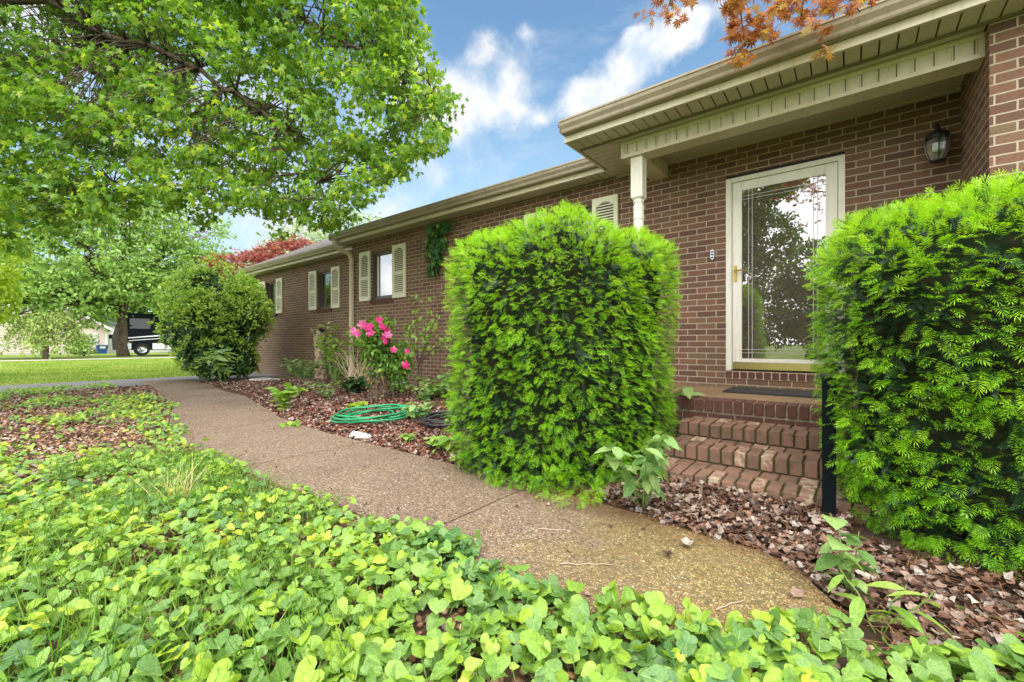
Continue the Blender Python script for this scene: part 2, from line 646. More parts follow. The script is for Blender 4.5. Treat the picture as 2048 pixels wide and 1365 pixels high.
def aggregate_mat(name, moss_from=None, base=None):
    """washed pebble concrete; moss and damp where it lies beside the steps"""
    m = bpy.data.materials.new(name)
    m.use_nodes = True
    t = NT(m.node_tree)
    g = t.n('ShaderNodeNewGeometry')
    pos = g.outputs['Position']
    v = t.n('ShaderNodeTexVoronoi', feature='F1', i_Scale=95.0)
    t.l(pos, v.inputs['Vector'])
    v2 = t.n('ShaderNodeTexVoronoi', feature='DISTANCE_TO_EDGE', i_Scale=95.0)
    t.l(pos, v2.inputs['Vector'])
    sp = t.n('ShaderNodeSeparateColor')
    t.l(v.outputs['Color'], sp.inputs[0])
    st = t.ramp(sp.outputs[0], base or [(0, (.12, .08, .055)), (.3, (.245, .155, .10)), (.55, (.335, .22, .14)), (.75, (.40, .29, .195)), (.9, (.21, .16, .12)), (1, (.54, .47, .39))])
    gap = t.smooth(v2.outputs['Distance'], 0.0, 0.16)
    col = t.mix(gap, (.11, .085, .06), st)
    n1 = t.n('ShaderNodeTexNoise', i_Scale=1.4, i_Detail=6.0, i_Roughness=.6)
    t.l(pos, n1.inputs['Vector'])
    col = t.mix(t.math('MULTIPLY', t.smooth(n1.outputs[0], .42, .7), .35), col, (.10, .07, .05))
    if moss_from is not None:
        sx = t.n('ShaderNodeSeparateXYZ')
        t.l(pos, sx.inputs[0])
        n2 = t.n('ShaderNodeTexNoise', i_Scale=3.2, i_Detail=8.0, i_Roughness=.7)
        t.l(pos, n2.inputs['Vector'])
        mm = t.math('ADD', t.smooth(sx.outputs[0], moss_from - .9, moss_from + .8), t.math('MULTIPLY_ADD', n2.outputs[0], 1.6, -.95))
        mm = t.math('MULTIPLY', t.smooth(mm, .2, 1.0), .60)
        n3 = t.n('ShaderNodeTexNoise', i_Scale=45.0, i_Detail=4.0)
        t.l(pos, n3.inputs['Vector'])
        mossc = t.mix(1.0, t.mix(n3.outputs[0], (.50, .42, .11), (.22, .23, .06)), t.mix(.75, (.5, .5, .5), t.mix(1.0, col, (3.2, 3.6, 4.6), 'MULTIPLY')), 'MULTIPLY')
        col = t.mix(mm, col, mossc)
        dk = t.math('MULTIPLY', t.math('MULTIPLY', t.smooth(sx.outputs[1], 1.95, 2.3), t.smooth(sx.outputs[0], -2.0, -1.4)), .6)
        col = t.mix(dk, col, (.13, .055, .018))
    p = t.n('ShaderNodeBsdfPrincipled', i_Roughness=.75)
    p.inputs['Specular IOR Level'].default_value = .3
    t.l(col, p.inputs['Base Color'])
    b = t.n('ShaderNodeBump', i_Strength=.7, i_Distance=.004)
    t.l(gap, b.inputs['Height'])
    t.l(b.outputs[0], p.inputs['Normal'])
    o = t.n('ShaderNodeOutputMaterial')
    t.l(p.outputs[0], o.inputs[0])
    return m


def tintmat(name, stops, rough=.8, spec=.3, nscale=40):
    """solid bits with a colour each (stones, mulch, dead leaves)"""
    m = bpy.data.materials.new(name)
    m.use_nodes = True
    t = NT(m.node_tree)
    at = t.n('ShaderNodeAttribute', attribute_name='rnd')
    col = t.ramp(at.outputs['Fac'], stops)
    g = t.n('ShaderNodeNewGeometry')
    nz = t.n('ShaderNodeTexNoise', i_Scale=nscale, i_Detail=4.0)
    t.l(g.outputs['Position'], nz.inputs['Vector'])
    col = t.mix(1.0, col, t.ramp(nz.outputs[0], [(.3, (.55, .55, .55)), (.7, (1.25, 1.25, 1.25))]), 'MULTIPLY')
    p = t.n('ShaderNodeBsdfPrincipled', i_Roughness=rough)
    p.inputs['Specular IOR Level'].default_value = spec
    t.l(col, p.inputs['Base Color'])
    o = t.n('ShaderNodeOutputMaterial')
    t.l(p.outputs[0], o.inputs[0])
    return m


def pane_mat(name, dark, refl=.3):
    m = bpy.data.materials.new(name)
    m.use_nodes = True
    t = NT(m.node_tree)
    d = t.n('ShaderNodeBsdfDiffuse')
    d.inputs[0].default_value = (*dark, 1)
    g = t.n('ShaderNodeBsdfGlossy', i_Roughness=0.0)
    g.inputs[0].default_value = (.95, .95, .97, 1)
    fr = t.n('ShaderNodeFresnel', i_IOR=1.5)
    f = t.math('ADD', t.math('MULTIPLY', fr.outputs[0], .9 if refl > .05 else .3), refl, clamp=True)
    mx = t.n('ShaderNodeMixShader')
    t.l(f, mx.inputs[0])
    t.l(d.outputs[0], mx.inputs[1])
    t.l(g.outputs[0], mx.inputs[2])
    o = t.n('ShaderNodeOutputMaterial')
    t.l(mx.outputs[0], o.inputs[0])
    return m


M = dict(
    brick=brick_mat('brick_wall', 0, phase=(.06, -.574 + .0677 * 20)),
    brick_side=brick_mat('brick_wall_side', 1, phase=(.03, -.574 + .0677 * 20)),
    brick_unit=principled('brick_unit', (.125, .058, .042), .85, .25, noise=(30, (.07, .036, .03), .4, .7), bump=(60, .4, .003)),
    step_brick=principled('step_brick', (.225, .125, .088), .85, .2, noise=(9, (.14, .09, .062), .40, .62), bump=(70, .5, .003)),
    step_pale=principled('step_pale_brick', (.25, .135, .095), .8, .25, noise=(22, (.42, .34, .24), .45, .6), bump=(70, .5, .003)),
    mossy=principled('mossy_mortar', (.085, .075, .04), .95, .1, noise=(14, (.055, .065, .012), .45, .62), bump=(50, .8, .006)),
    mortar=principled('mortar', (.50, .42, .31), .95, .1, noise=(30, (.25, .21, .15), .4, .7)),
    cream=principled('cream_aluminium', (.62, .56, .42), .42, .4, noise=(2.5, (.54, .48, .34), .4, .75), dirt=(.33, .32, .17)),
    gutter=principled('tan_gutter', (.33, .275, .195), .4, .4, noise=(3, (.27, .225, .15), .4, .75), dirt=(.15, .125, .085)),
    soffit=principled('soffit_vinyl', (.50, .45, .34), .5, .35, dirt=(.33, .31, .19)),
    groove=principled('soffit_groove', (.16, .14, .09), .7, .2),
    white=principled('white_paint', (.74, .71, .62), .45, .4, noise=(5, (.68, .64, .53), .45, .75), dirt=(.52, .49, .36)),
    shutter=principled('cream_shutter', (.68, .64, .49), .5, .35),
    shutter_slot=principled('shutter_slot', (.10, .09, .06), .9, .05),
    bronze=principled('bronze_frame', (.10, .085, .07), .4, .5),
    black=principled('black_metal', (.015, .017, .018), .45, .4),
    brass=principled('brass', (.85, .58, .14), .25, .5, metal=1),
    kick=principled('gold_kick_plate', (.80, .66, .28), .32, .5, metal=1),
    steel=principled('steel', (.6, .62, .64), .3, .5, metal=1),
    rubber=principled('black_rubber', (.022, .022, .022), .6, .3),
    pane=pane_mat('door_glass', (.085, .065, .05), .23),
    wpane=pane_mat('window_glass', (.03, .03, .022), .22),
    rvpane=pane_mat('coach_glass', (.02, .025, .025), .02),
    strip=principled('bevel_strip', (.40, .38, .37), .15, .6),
    lampglass=principled('smoked_glass', (.06, .075, .065), .08, .6),
    lampbulb=principled('frosted_bulb', (.5, .55, .45), .3, .5),
    shingle=principled('shingles', (.15, .135, .125), .9, .2, noise=(28, (.11, .09, .08), .4, .65), bump=(60, .8, .01)),
    concrete=aggregate_mat('washed_pebble_concrete', -1.2),
    stoop_top=aggregate_mat('stoop_pebbles', None, [(0, (.16, .09, .045)), (.3, (.33, .19, .08)), (.6, (.45, .27, .11)), (.85, (.36, .25, .15)), (1, (.55, .42, .26))]),
    soil=principled('soil', (.065, .042, .03), .95, .1, noise=(20, (.11, .07, .045), .4, .7), bump=(35, 1, .02)),
    lawn=principled('lawn_turf', (.15, .235, .04), .9, .1, noise=(.55, (.29, .34, .10), .42, .62), bump=(60, 1, .04)),
    asphalt=principled('asphalt', (.155, .15, .15), .9, .2, noise=(35, (.22, .21, .205), .4, .7)),
    street=principled('street_gravel', (.40, .37, .31), .95, .1, noise=(12, (.46, .44, .34), .4, .7)),
    bark=principled('bark', (.17, .13, .10), .95, .1, noise=(16, (.08, .06, .048), .4, .65), bump=(28, 1, .03)),
    bark_far=principled('far_bark', (.13, .095, .07), .95, .1, noise=(6, (.07, .05, .04), .4, .65)),
    twig=principled('twig_bark', (.10, .065, .05), .9, .1),
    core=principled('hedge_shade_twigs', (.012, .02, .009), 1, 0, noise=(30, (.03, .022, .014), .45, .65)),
    stalk=principled('dry_stalk', (.62, .50, .32), .9, .1),
    stem=principled('green_stem', (.16, .26, .06), .7, .2),
    log=principled('peeled_log', (.48, .37, .26), .95, .1, noise=(11, (.17, .115, .075), .44, .60), bump=(24, 1, .02)),
    logdark=principled('rotted_wood', (.02, .02, .022), .9, .2),
    hose=principled('green_hose', (.02, .26, .10), .4, .45),
    bhose=principled('black_hose', (.03, .03, .033), .42, .45),
    slab=principled('pale_stone', (.50, .47, .44), .9, .2, noise=(15, (.40, .37, .33), .4, .7), bump=(40, .6, .01)),
    siding=principled('beige_siding', (.74, .63, .57), .7, .2),
    trimwhite=principled('trim_white', (.75, .74, .70), .6, .3),
    farroof=principled('far_roof', (.14, .15, .15), .9, .1),
    binblue=principled('bin_blue', (.02, .075, .24), .5, .4),
    navy=principled('coach_navy', (.006, .009, .018), .5, .12),
    silver=principled('coach_silver', (.55, .56, .58), .25, .5, metal=.7),
    chrome=principled('chrome', (.75, .76, .78), .15, .5, metal=1),
)
M['maple'] = leafmat('maple_leaves', [(0, (.08, .18, .02)), (.45, (.15, .30, .03)), (.8, (.24, .40, .045)), (1, (.38, .48, .06))], .55, .45, .4)
M['orange'] = leafmat('orange_maple_leaves', [(0, (.19, .075, .025)), (.4, (.38, .13, .045)), (.75, (.50, .21, .08)), (1, (.36, .30, .06))], .45, .5, .3)
M['redleaf'] = leafmat('red_maple_leaves', [(0, (.15, .03, .025)), (.5, (.30, .065, .05)), (1, (.44, .14, .10))], .35, .5, .3)
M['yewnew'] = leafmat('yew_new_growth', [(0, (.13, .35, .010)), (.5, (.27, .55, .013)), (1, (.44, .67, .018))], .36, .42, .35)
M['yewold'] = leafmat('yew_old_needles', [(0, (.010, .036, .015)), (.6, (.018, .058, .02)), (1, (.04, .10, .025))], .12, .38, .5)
M['violet'] = leafmat('violet_leaves', [(0, (.06, .16, .04)), (.3, (.14, .28, .09)), (.55, (.235, .405, .06)), (.84, (.34, .50, .05)), (1, (.48, .55, .055))], .32, .42, .4, veins=.8, patch=(.9, .3, (.30, .46, .05)))
M['weed'] = leafmat('weed_leaves', [(0, (.11, .22, .06)), (.5, (.20, .35, .11)), (1, (.34, .48, .18))], .35, .5, .3, veins=.35)
M['clem'] = leafmat('clematis_leaves', [(0, (.07, .17, .03)), (.5, (.16, .31, .055)), (1, (.32, .48, .09))], .4, .45, .35)
M['weedlime'] = leafmat('young_lime_leaves', [(0, (.17, .33, .05)), (.5, (.27, .45, .08)), (1, (.42, .55, .13))], .4, .5, .3, veins=.35)
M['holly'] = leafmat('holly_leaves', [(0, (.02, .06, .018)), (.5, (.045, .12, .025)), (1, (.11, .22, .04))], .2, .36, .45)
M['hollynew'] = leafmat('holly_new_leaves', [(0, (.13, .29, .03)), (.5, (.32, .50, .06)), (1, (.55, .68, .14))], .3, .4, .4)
M['far'] = leafmat('far_tree_leaves', [(0, (.13, .25, .05)), (.5, (.22, .37, .085)), (1, (.36, .50, .15))], .45, .6, .2)
M['farlime'] = leafmat('lime_tree_leaves', [(0, (.20, .34, .02)), (.5, (.32, .46, .03)), (1, (.45, .54, .07))], .4, .6, .2)
M['farpale'] = leafmat('pale_tree_leaves', [(0, (.20, .29, .15)), (.5, (.30, .40, .21)), (.85, (.42, .5, .3)), (1, (.68, .68, .58))], .35, .6, .2)
M['weep'] = leafmat('weeping_leaves', [(0, (.20, .31, .07)), (.5, (.33, .45, .13)), (1, (.50, .58, .24))], .45, .6, .2)
M['fardark'] = leafmat('dark_far_leaves', [(0, (.03, .07, .025)), (.5, (.055, .115, .035)), (1, (.10, .18, .05))], .3, .6, .2)
M['mirrored'] = leafmat('roadside_leaves', [(0, (.07, .15, .035)), (.5, (.14, .26, .06)), (1, (.24, .38, .10))], .4, .6, .2)
M['ivy'] = leafmat('ivy_leaves', [(0, (.02, .07, .018)), (.6, (.045, .13, .03)), (.85, (.07, .18, .04)), (1, (.25, .38, .12))], .25, .4, .4, veins=.3)
M['petal'] = leafmat('magenta_petals', [(0, (.50, .01, .13)), (.6, (.68, .03, .22)), (1, (.75, .16, .40))], .3, .5, .3)
M['petal2'] = leafmat('pink_petals', [(0, (.62, .05, .27)), (1, (.80, .28, .52))], .3, .5, .3)
M['grass'] = leafmat('grass_blades', [(0, (.07, .19, .02)), (.6, (.13, .28, .03)), (1, (.28, .38, .08))], .35, .5, .3)
M['lawnblade'] = leafmat('lawn_blades', [(0, (.13, .24, .03)), (.6, (.22, .34, .055)), (1, (.36, .44, .12))], .3, .6, .2, patch=(.6, .7, (.34, .40, .10)))
M['strawgrass'] = leafmat('straw_blades', [(0, (.45, .40, .16)), (1, (.60, .55, .28))], .3, .6, .2)
M['dead'] = tintmat('dead_leaves', [(0, (.05, .025, .017)), (.25, (.13, .06, .038)), (.45, (.22, .115, .07)), (.62, (.25, .165, .125)), (.8, (.32, .235, .18)), (.94, (.34, .29, .255)), (1, (.44, .37, .31))], .65, .35)
M['lava'] = tintmat('red_lava_mulch', [(0, (.03, .022, .02)), (.25, (.085, .035, .025)), (.5, (.17, .055, .035)), (.72, (.24, .08, .05)), (.86, (.20, .12, .085)), (1, (.42, .34, .28))], .9, .2)
M['pebble'] = tintmat('river_pebbles', [(0, (.10, .055, .035)), (.3, (.24, .11, .055)), (.6, (.36, .19, .09)), (.85, (.42, .28, .17)), (1, (.5, .42, .34))], .6, .4)

T_MAPLE, T_PALM, T_HEART = leaf_maple(), leaf_palm(), [leaf_heart(.18, .2), leaf_heart(-.12, .3, 1.2), leaf_heart(.3, .08), leaf_heart(.9, .1, .95)]
T_OVAL, T_BROAD, T_LANCE = leaf_oval(.28), leaf_oval(.38, .2, .3), leaf_oval(.16, .3, .3)
T_DEAD = [leaf_dead(i) for i in range(12)]
T_PEB = [stone(i, 2, .06, .62) for i in range(4)]
T_PEBLO = [stone(i, 1, .1, .62) for i in range(4)]
T_LAVA = [stone(i + 20, 1, .75, .7) for i in range(5)]
T_NEW, T_OLD = [sprig(8, .80, .042, 84, .3, .18), sprig(7, .72, .046, 88, .45, .08), sprig(7, .88, .046, 78, .25, .3)], [sprig(14, .22, .016, 68, .1, .1)]
T_BLADE = blade()


def smoothstep(a, b, x):
    t = np.clip((np.asarray(x, float) - a) / (b - a), 0, 1)
    return t * t * (3 - 2 * t)


# ------------------------------------------------------------------ ground, drive, walk
def gz(x, y):
    """height of the ground"""
    x = np.asarray(x, float)
    y = np.asarray(y, float)
    bed = 0.13 * smoothstep(2.25, 4.6, y) * smoothstep(-13.5, -8.5, x)
    step = 0.05 * smoothstep(2.1, 2.7, y) * smoothstep(-1.6, -.9, x)
    return bed + step * (1 - smoothstep(3, 4, y))


def sheet(name, xs, ys, off, mat, mask=None):
    X, Y = np.meshgrid(xs, ys, indexing='ij')
    Z = gz(X, Y) + off
    nx, ny = X.shape
    vs = np.stack([X, Y, Z], -1).reshape(-1, 3)
    fs = []
    for i in range(nx - 1):
        for j in range(ny - 1):
            if mask is None or mask((xs[i] + xs[i + 1]) / 2, (ys[j] + ys[j + 1]) / 2):
                fs.append((i * ny + j, (i + 1) * ny + j, (i + 1) * ny + j + 1, i * ny + j + 1))
    me = bpy.data.meshes.new(name)
    me.from_pydata([tuple(v) for v in vs], [], fs)
    me.update()
    me.materials.append(mat)
    o = bpy.data.objects.new(name, me)
    C.objects.link(o)
    return tag(o, kind='structure')


tag(sheet('ground', np.r_[-600, -300, -150, -80, np.arange(-50, 12, 1.0), 20, 60, 200, 600], np.r_[-600, -200, -60, np.arange(-20, 20, 1.0), 40, 100, 250, 600], -.012, M['lawn']), 'green lawn reaching to the far houses', 'lawn')
tag(sheet('garden_soil', np.r_[np.arange(-12.6, 4.01, .2)], np.r_[np.arange(-4, 5.6, .2)], 0.0, M['soil']), 'brown garden soil under gravel and mulch', 'soil')
mb = MB()
mb.add([(-15.0, -12, .0), (-12.5, -12, .0), (-12.55, 2.4, .004), (-12.9, 3.6, .004), (-13.2, 12, .004), (-15.3, 12, .004)], [(0, 1, 2, 3, 4, 5)])
tag(mb.build('driveway', M['asphalt']), 'grey asphalt driveway strip crossing between garden and lawn', 'driveway', kind='structure')
mb = MB()
mb.add([(-36.0, -40, .0), (-34.6, -40, .0), (-37.0, 30, .0), (-39.2, 30, .0)], [(0, 1, 2, 3)])
tag(mb.build('street', M['street']), 'pale gravel lane behind the lawn', 'lane', kind='structure')

WL = np.array([(-13.6, 2.62), (-12.2, 2.55), (-9.7, 2.2), (-7.7, 1.85), (-6.05, 1.42), (-4.6, 1.25), (-3.0, 1.26), (-2.2, 1.32), (-1.4, 1.31), (-.7, 1.33), (-.35, 1.40), (-.15, 1.55), (-.02, 1.80)])
WR = np.array([(-13.6, 3.6), (-11.3, 3.40), (-8.6, 3.10), (-7.0, 2.75), (-5.6, 2.43), (-4.3, 2.31), (-3.4, 2.30), (-1.9, 2.30), (-1.1, 2.26), (-.6, 2.24), (-.3, 2.18), (-.1, 2.05), (-.02, 1.82)])


def walk_l(x):
    return np.interp(x, WL[:, 0], WL[:, 1])


def walk_r(x):
    return np.interp(x, WR[:, 0], WR[:, 1])


def in_walk(x, y):
    return (x < -.02) & (x > -13.6) & (y > walk_l(x)) & (y < walk_r(x))


mb = MB()
joints = [-13.6, -12.0, -10.4, -8.75, -7.1, -5.35, -3.55, -1.62, -.02]
for a, b in zip(joints[:-1], joints[1:]):
    xs = np.r_[np.arange(a + .006, b - .006, .12), b - .006]
    if len(xs) > 1 and xs[-1] - xs[-2] < .02:
        xs = np.delete(xs, -2)
    zt = .035
    vs, fs = [], []
    for x in xs:
        yl, yr = walk_l(x), walk_r(x)
        vs += [(x, yl, -.08), (x, yl, zt - .008), (x, yl + .008, zt), (x, yr - .008, zt), (x, yr, zt - .008), (x, yr, -.08)]
    for i in range(len(xs) - 1):
        for k in range(5):
            p = i * 6 + k
            fs.append((p, p + 6, p + 7, p + 1))
    n = len(xs)
    fs.append((0, 1, 2, 3, 4, 5))
    fs.append(tuple((n - 1) * 6 + k for k in (5, 4, 3, 2, 1, 0)))
    mb.add(vs, fs)
walk = tag(mb.build('walkway', M['concrete']), 'washed pebble walkway, mossy at its near end', 'walkway', kind='structure')

# ------------------------------------------------------------------ the house
YW, YL, YR = 5.18, 5.70, 4.23            # main wall, left wing wall, right wing wall
ZS = 3.10                                # soffit
house = empty('brick_house', (-3, 5.18, 0), 'long low brown brick house with cream trim and white glass door', 'house')


def wall_front(name, x0, x1, y, z0, z1, holes, depth=.22):
    """wall facing -Y with real openings (x0,x1,z0,z1)"""
    mb = MB()
    xs = sorted({x0, x1, *[h[0] for h in holes], *[h[1] for h in holes]})
    zs = sorted({z0, z1, *[h[2] for h in holes], *[h[3] for h in holes]})
    for i in range(len(xs) - 1):
        for j in range(len(zs) - 1):
            cx, cz = (xs[i] + xs[i + 1]) / 2, (zs[j] + zs[j + 1]) / 2
            if any(h[0] < cx < h[1] and h[2] < cz < h[3] for h in holes):
                continue
            mb.add([(xs[i], y, zs[j]), (xs[i + 1], y, zs[j]), (xs[i + 1], y, zs[j + 1]), (xs[i], y, zs[j + 1])], [(0, 1, 2, 3)])
    o = mb.build(name, M['brick'], house)
    o.data.materials.append(M['brick_side'])
    rb = MB()
    for a, b, c, d in holes:
        rb.add([(a, y, c), (a, y + depth, c), (a, y + depth, d), (a, y, d)], [(0, 1, 2, 3)])
        rb.add([(b, y, c), (b, y, d), (b, y + depth, d), (b, y + depth, c)], [(0, 1, 2, 3)])
        rb.add([(a, y, d), (a, y + depth, d), (b, y + depth, d), (b, y, d)], [(0, 1, 2, 3)])
        rb.add([(a, y, c), (b, y, c), (b, y + depth, c), (a, y + depth, c)], [(0, 1, 2, 3)])
    me = o.data
    n0 = len(me.polygons)
    me2 = bpy.data.meshes.new('tmp')
    vs = [tuple(v.co + o.location + house.location) for v in me.vertices] + rb.v
    nb = len(me.vertices)
    fs = [tuple(p.vertices) for p in me.polygons] + [tuple(nb + i for i in f) for f in rb.f]
    off = house.location
    me.clear_geometry()
    me.from_pydata([(v[0] , v[1], v[2]) for v in vs], [], fs)
    o.location = -Vector(off)
    for p in me.polygons:
        p.material_index = 1 if p.index >= n0 else 0
    bpy.data.meshes.remove(me2)
    return o


DOOR = (-1.075, -.04, .656, 2.785)
WC = (-7.79, -7.03, 1.86, 2.81)
WB = (-10.985, -10.235, 1.86, 2.81)
WA = (-14.08, -13.33, 1.86, 2.81)
WD = (-3.44, -2.70, 1.86, 2.81)
wall_front('wall', -8.5, .73, YW, 0, ZS, [DOOR, WC, WD])
wall_front('wall', -15.2, -8.5, YL, -.05, ZS, [WA, WB])
wall_front('wall', .73, 9, YR, 0, ZS, [])
mb = MB()
mb.add([(.73, YR, 0), (.73, YW, 0), (.73, YW, ZS), (.73, YR, ZS)], [(0, 3, 2, 1)])
mb.build('wall', M['brick_side'], house)
mb = MB()
mb.add([(-8.5, YW, 0), (-8.5, YL, 0), (-8.5, YL, ZS), (-8.5, YW, ZS)], [(0, 3, 2, 1)])
mb.build('wall', M['brick_side'], house)
mb = MB()
mb.add([(-15.2, YL, -.05), (-15.2, 13, -.05), (-15.2, 13, ZS), (-15.2, 9.4, ZS + 1.95), (-15.2, YL, ZS)], [(0, 4, 3, 2, 1)])
mb.build('wall', M['brick_side'], house)
mb = MB()
mb.add([(-15.2, 13, -.05), (9, 13, -.05), (9, 13, ZS), (-15.2, 13, ZS)], [(0, 1, 2, 3)])
mb.build('wall', M['brick'], house)


def rowlock(mbs, x0, x1, y0, y1, z0, z1, pitch=.0677, gap=.010, jit=0, pick=(0,)):
    n = max(1, int(round((x1 - x0) / pitch)))
    p = (x1 - x0) / n
    for i in range(n):
        m_ = mbs
        m_.cur = random.choice(pick)
        j = random.uniform(-.003, .003) if jit else 0
        m_.bbox(x0 + i * p + gap / 2, x0 + (i + 1) * p - gap / 2, y0 + j, y1, z0, z1 + j, .004, jit)
    mbs.cur = 0


def shutter(x0, x1, z0, z1, y):
    mb = MB()
    t = .035
    w_ = .055
    zm = z0 + (z1 - z0) * .46
    mb.box(x0, x0 + w_, y - t, y, z0, z1)
    mb.box(x1 - w_, x1, y - t, y, z0, z1)
    mb.box(x0 + w_, x1 - w_, y - t + .001, y, z0, z0 + .09)
    mb.box(x0 + w_, x1 - w_, y - t + .001, y, zm - .03, zm + .03)
    # top rail with an arched lower edge
    n = 10
    xa, xb = x0 + w_, x1 - w_
    for i in range(n):
        u0, u1 = i / n, (i + 1) / n
        h0 = .115 - .055 * math.sin(math.pi * u0) ** 1.5
        h1 = .115 - .055 * math.sin(math.pi * u1) ** 1.5
        p, q = xa + (xb - xa) * u0, xa + (xb - xa) * u1
        mb.add([(p, y - t + .001, z1 - h0), (q, y - t + .001, z1 - h1), (q, y - t + .001, z1), (p, y - t + .001, z1),
                (p, y, z1 - h0), (q, y, z1 - h1), (q, y, z1), (p, y, z1)], [(0, 1, 2, 3), (0, 4, 5, 1), (3, 2, 6, 7)])
    for a, b in ((z0 + .09, zm - .03), (zm + .03, z1 - .05)):
        k = int((b - a) / .036)
        for i in range(k):
            zz = a + (i + .5) * (b - a) / k
            hh = (b - a) / k
            mb.add([(xa, y - t + .006, zz - hh * .36), (xb, y - t + .006, zz - hh * .36), (xb, y - .012, zz + hh * .30), (xa, y - .012, zz + hh * .30)], [(0, 1, 2, 3)])
    o = mb.build('shutter', M['shutter'], house)
    bk = MB()
    bk.box(xa, xb, y - .006, y - .002, z0 + .05, z1 - .06)
    bk.build('backing', M['shutter_slot'], o)
    return o


def window(a, b, c, d, y, sash):
    root = bpy.data.objects.new('window', None)
    C.objects.link(root)
    root.location = (a, y, c)
    fix(root, house)
    fr = MB()
    yy = y + .09
    f = .045
    fr.box(a, a + f, yy - .03, yy + .03, c, d)
    fr.box(b - f, b, yy - .03, yy + .03, c, d)
    fr.box(a + f, b - f, yy - .029, yy + .03, c, c + f)
    fr.box(a + f, b - f, yy - .029, yy + .03, d - f, d)
    fr.box(a + f + .012, a + f + .037, yy - .01, yy + .02, c + f, d - f)
    fr.box(a + f + .045, a + f + .060, yy - .004, yy + .02, c + f, d - f)
    fr.box(a + f + .06, b - f, yy - .012, yy + .02, c + f, c + f + .025)
    fr.build('frame', M['bronze'], root)
    if sash:
        s_ = MB()
        s_.box(a + f + .075, a + f + .10, yy - .016, yy + .02, c + f + .03, d - f - .01)
        s_.build('sash_rail', M['trimwhite'], root)
    p = MB()
    p.box(a + f, b - f, yy + .008, yy + .014, c + f, d - f)
    p.build('pane', M['wpane'], root)
    s = MB()
    rowlock(s, a - .01, b + .01, y - .03, y + .07, c - .095, c - .004)
    s.build('sill', M['brick_unit'], root)
    return root


window(*WC, YW, True)
window(*WB, YL, False)
window(*WA, YL, False)
window(*WD, YW, False)
SZ0, SZ1 = 1.84, 2.865
for x0, x1, y in ((-8.16, -7.79, YW), (-7.025, -6.635, YW), (-11.37, -10.985, YL), (-10.235, -9.845, YL), (-14.46, -14.08, YL), (-13.33, -12.945, YL),
                  (-3.82, -3.445, YW), (-2.695, -2.335, YW)):
    shutter(x0, x1, SZ0, SZ1, y - .003)

# storm door
dr = bpy.data.objects.new('storm_door', None)
C.objects.link(dr)
dr.location = (-.56, YW, .656)
fix(dr, house)
dr['label'] = 'white full glass storm door with brass lever handle'
a, b, c, d = DOOR
mb = MB()
mb.box(a, a + .052, YW - .012, YW + .07, c + .005, d - .032)
mb.box(b - .052, b, YW - .012, YW + .07, c + .005, d - .032)
mb.box(a + .052, b - .052, YW - .010, YW + .07, d - .08, d - .032)
mb.box(a + .054, a + .062, YW - .001, YW + .07, c + .02, d - .08)
mb.build('jamb', M['white'], dr)
mb = MB()
mb.box(a, b, YW + .02, YW + .1, d - .031, d - .001)
mb.build('head_gap', M['black'], dr)
da, db, dc, dd_ = a + .066, b - .056, c + .02, d - .086
ga, gb, gc, gd = da + .088, db - .094, dc + .115, dd_ - .095
mb = MB()
mb.bbox(da, ga, YW - .004, YW + .035, dc + .075, dd_, .004)
mb.bbox(gb, db, YW - .004, YW + .035, dc + .075, dd_, .004)
mb.box(ga, gb, YW - .002, YW + .034, gd, dd_ - .001)
mb.box(ga, gb, YW - .002, YW + .034, dc + .076, gc)
mb.build('frame', M['white'], dr)
mb = MB()
mb.box(da, db, YW - .001, YW + .03, dc, dc + .074)
mb.build('kick_plate', M['kick'], dr)
mb = MB()
mb.box(ga, gb, YW + .012, YW + .018, gc, gd)
mb.build('glass_pane', M['pane'], dr)
mb = MB()
for o_ in (.06, .095):
    mb.box(ga + o_, ga + o_ + .006, YW + .008, YW + .0115, gc, gd)
    mb.box(gb - o_ - .006, gb - o_, YW + .008, YW + .0115, gc, gd)
    mb.box(ga, gb, YW + .0085, YW + .0118, gd - o_ - .006, gd - o_)
    mb.box(ga, gb, YW + .0085, YW + .0118, gc + o_, gc + o_ + .006)
mb.build('bevel_strips', M['strip'], dr)
mb = MB()
mb.bbox(da + .012, da + .042, YW - .012, YW - .004, 1.62, 1.80, .003)
mb.tube([(da + .027, YW - .012, 1.735), (da + .027, YW - .05, 1.735), (da + .04, YW - .058, 1.737), (da + .13, YW - .055, 1.738)], [.011, .010, .009, .008], 8)
mb.build('handle', M['brass'], dr)
# threshold of upright bricks
mb = MB()
rowlock(mb, a - .01, b + .06, YW - .014, YW + .1, .576, .648, .0735, .011)
mb.cur = 1
mb.box(a - .012, b + .062, YW - .009, YW + .09, .570, .6545)
mb.build('threshold', [M['brick_unit'], M['mortar']], dr)

# door bell plate
mb = MB()
prof = []
for i in range(20):
    t_ = 2 * math.pi * i / 20
    prof.append((-1.212 + .024 * math.cos(t_), 1.945 + .03 * math.sin(t_) + (.032 if math.sin(t_) > 0 else -.032)))
mb.add([(x, YW - .001, z) for x, z in prof] + [(x, YW - .022, z) for x, z in prof] + [(-1.212 + (x + 1.212) * .8, YW - .03, 1.945 + (z - 1.945) * .9) for x, z in prof],
       [(i, (i + 1) % 20, 20 + (i + 1) % 20, 20 + i) for i in range(20)] + [(20 + i, 20 + (i + 1) % 20, 40 + (i + 1) % 20, 40 + i) for i in range(20)] + [tuple(range(40, 60))])
bell = mb.build('doorbell', M['steel'], house)
mb = MB()
for z in (1.975, 1.945, 1.912):
    mb.bbox(-1.224, -1.200, YW - .034, YW - .029, z - .009, z + .009, .002)
mb.build('button', M['black'], bell)

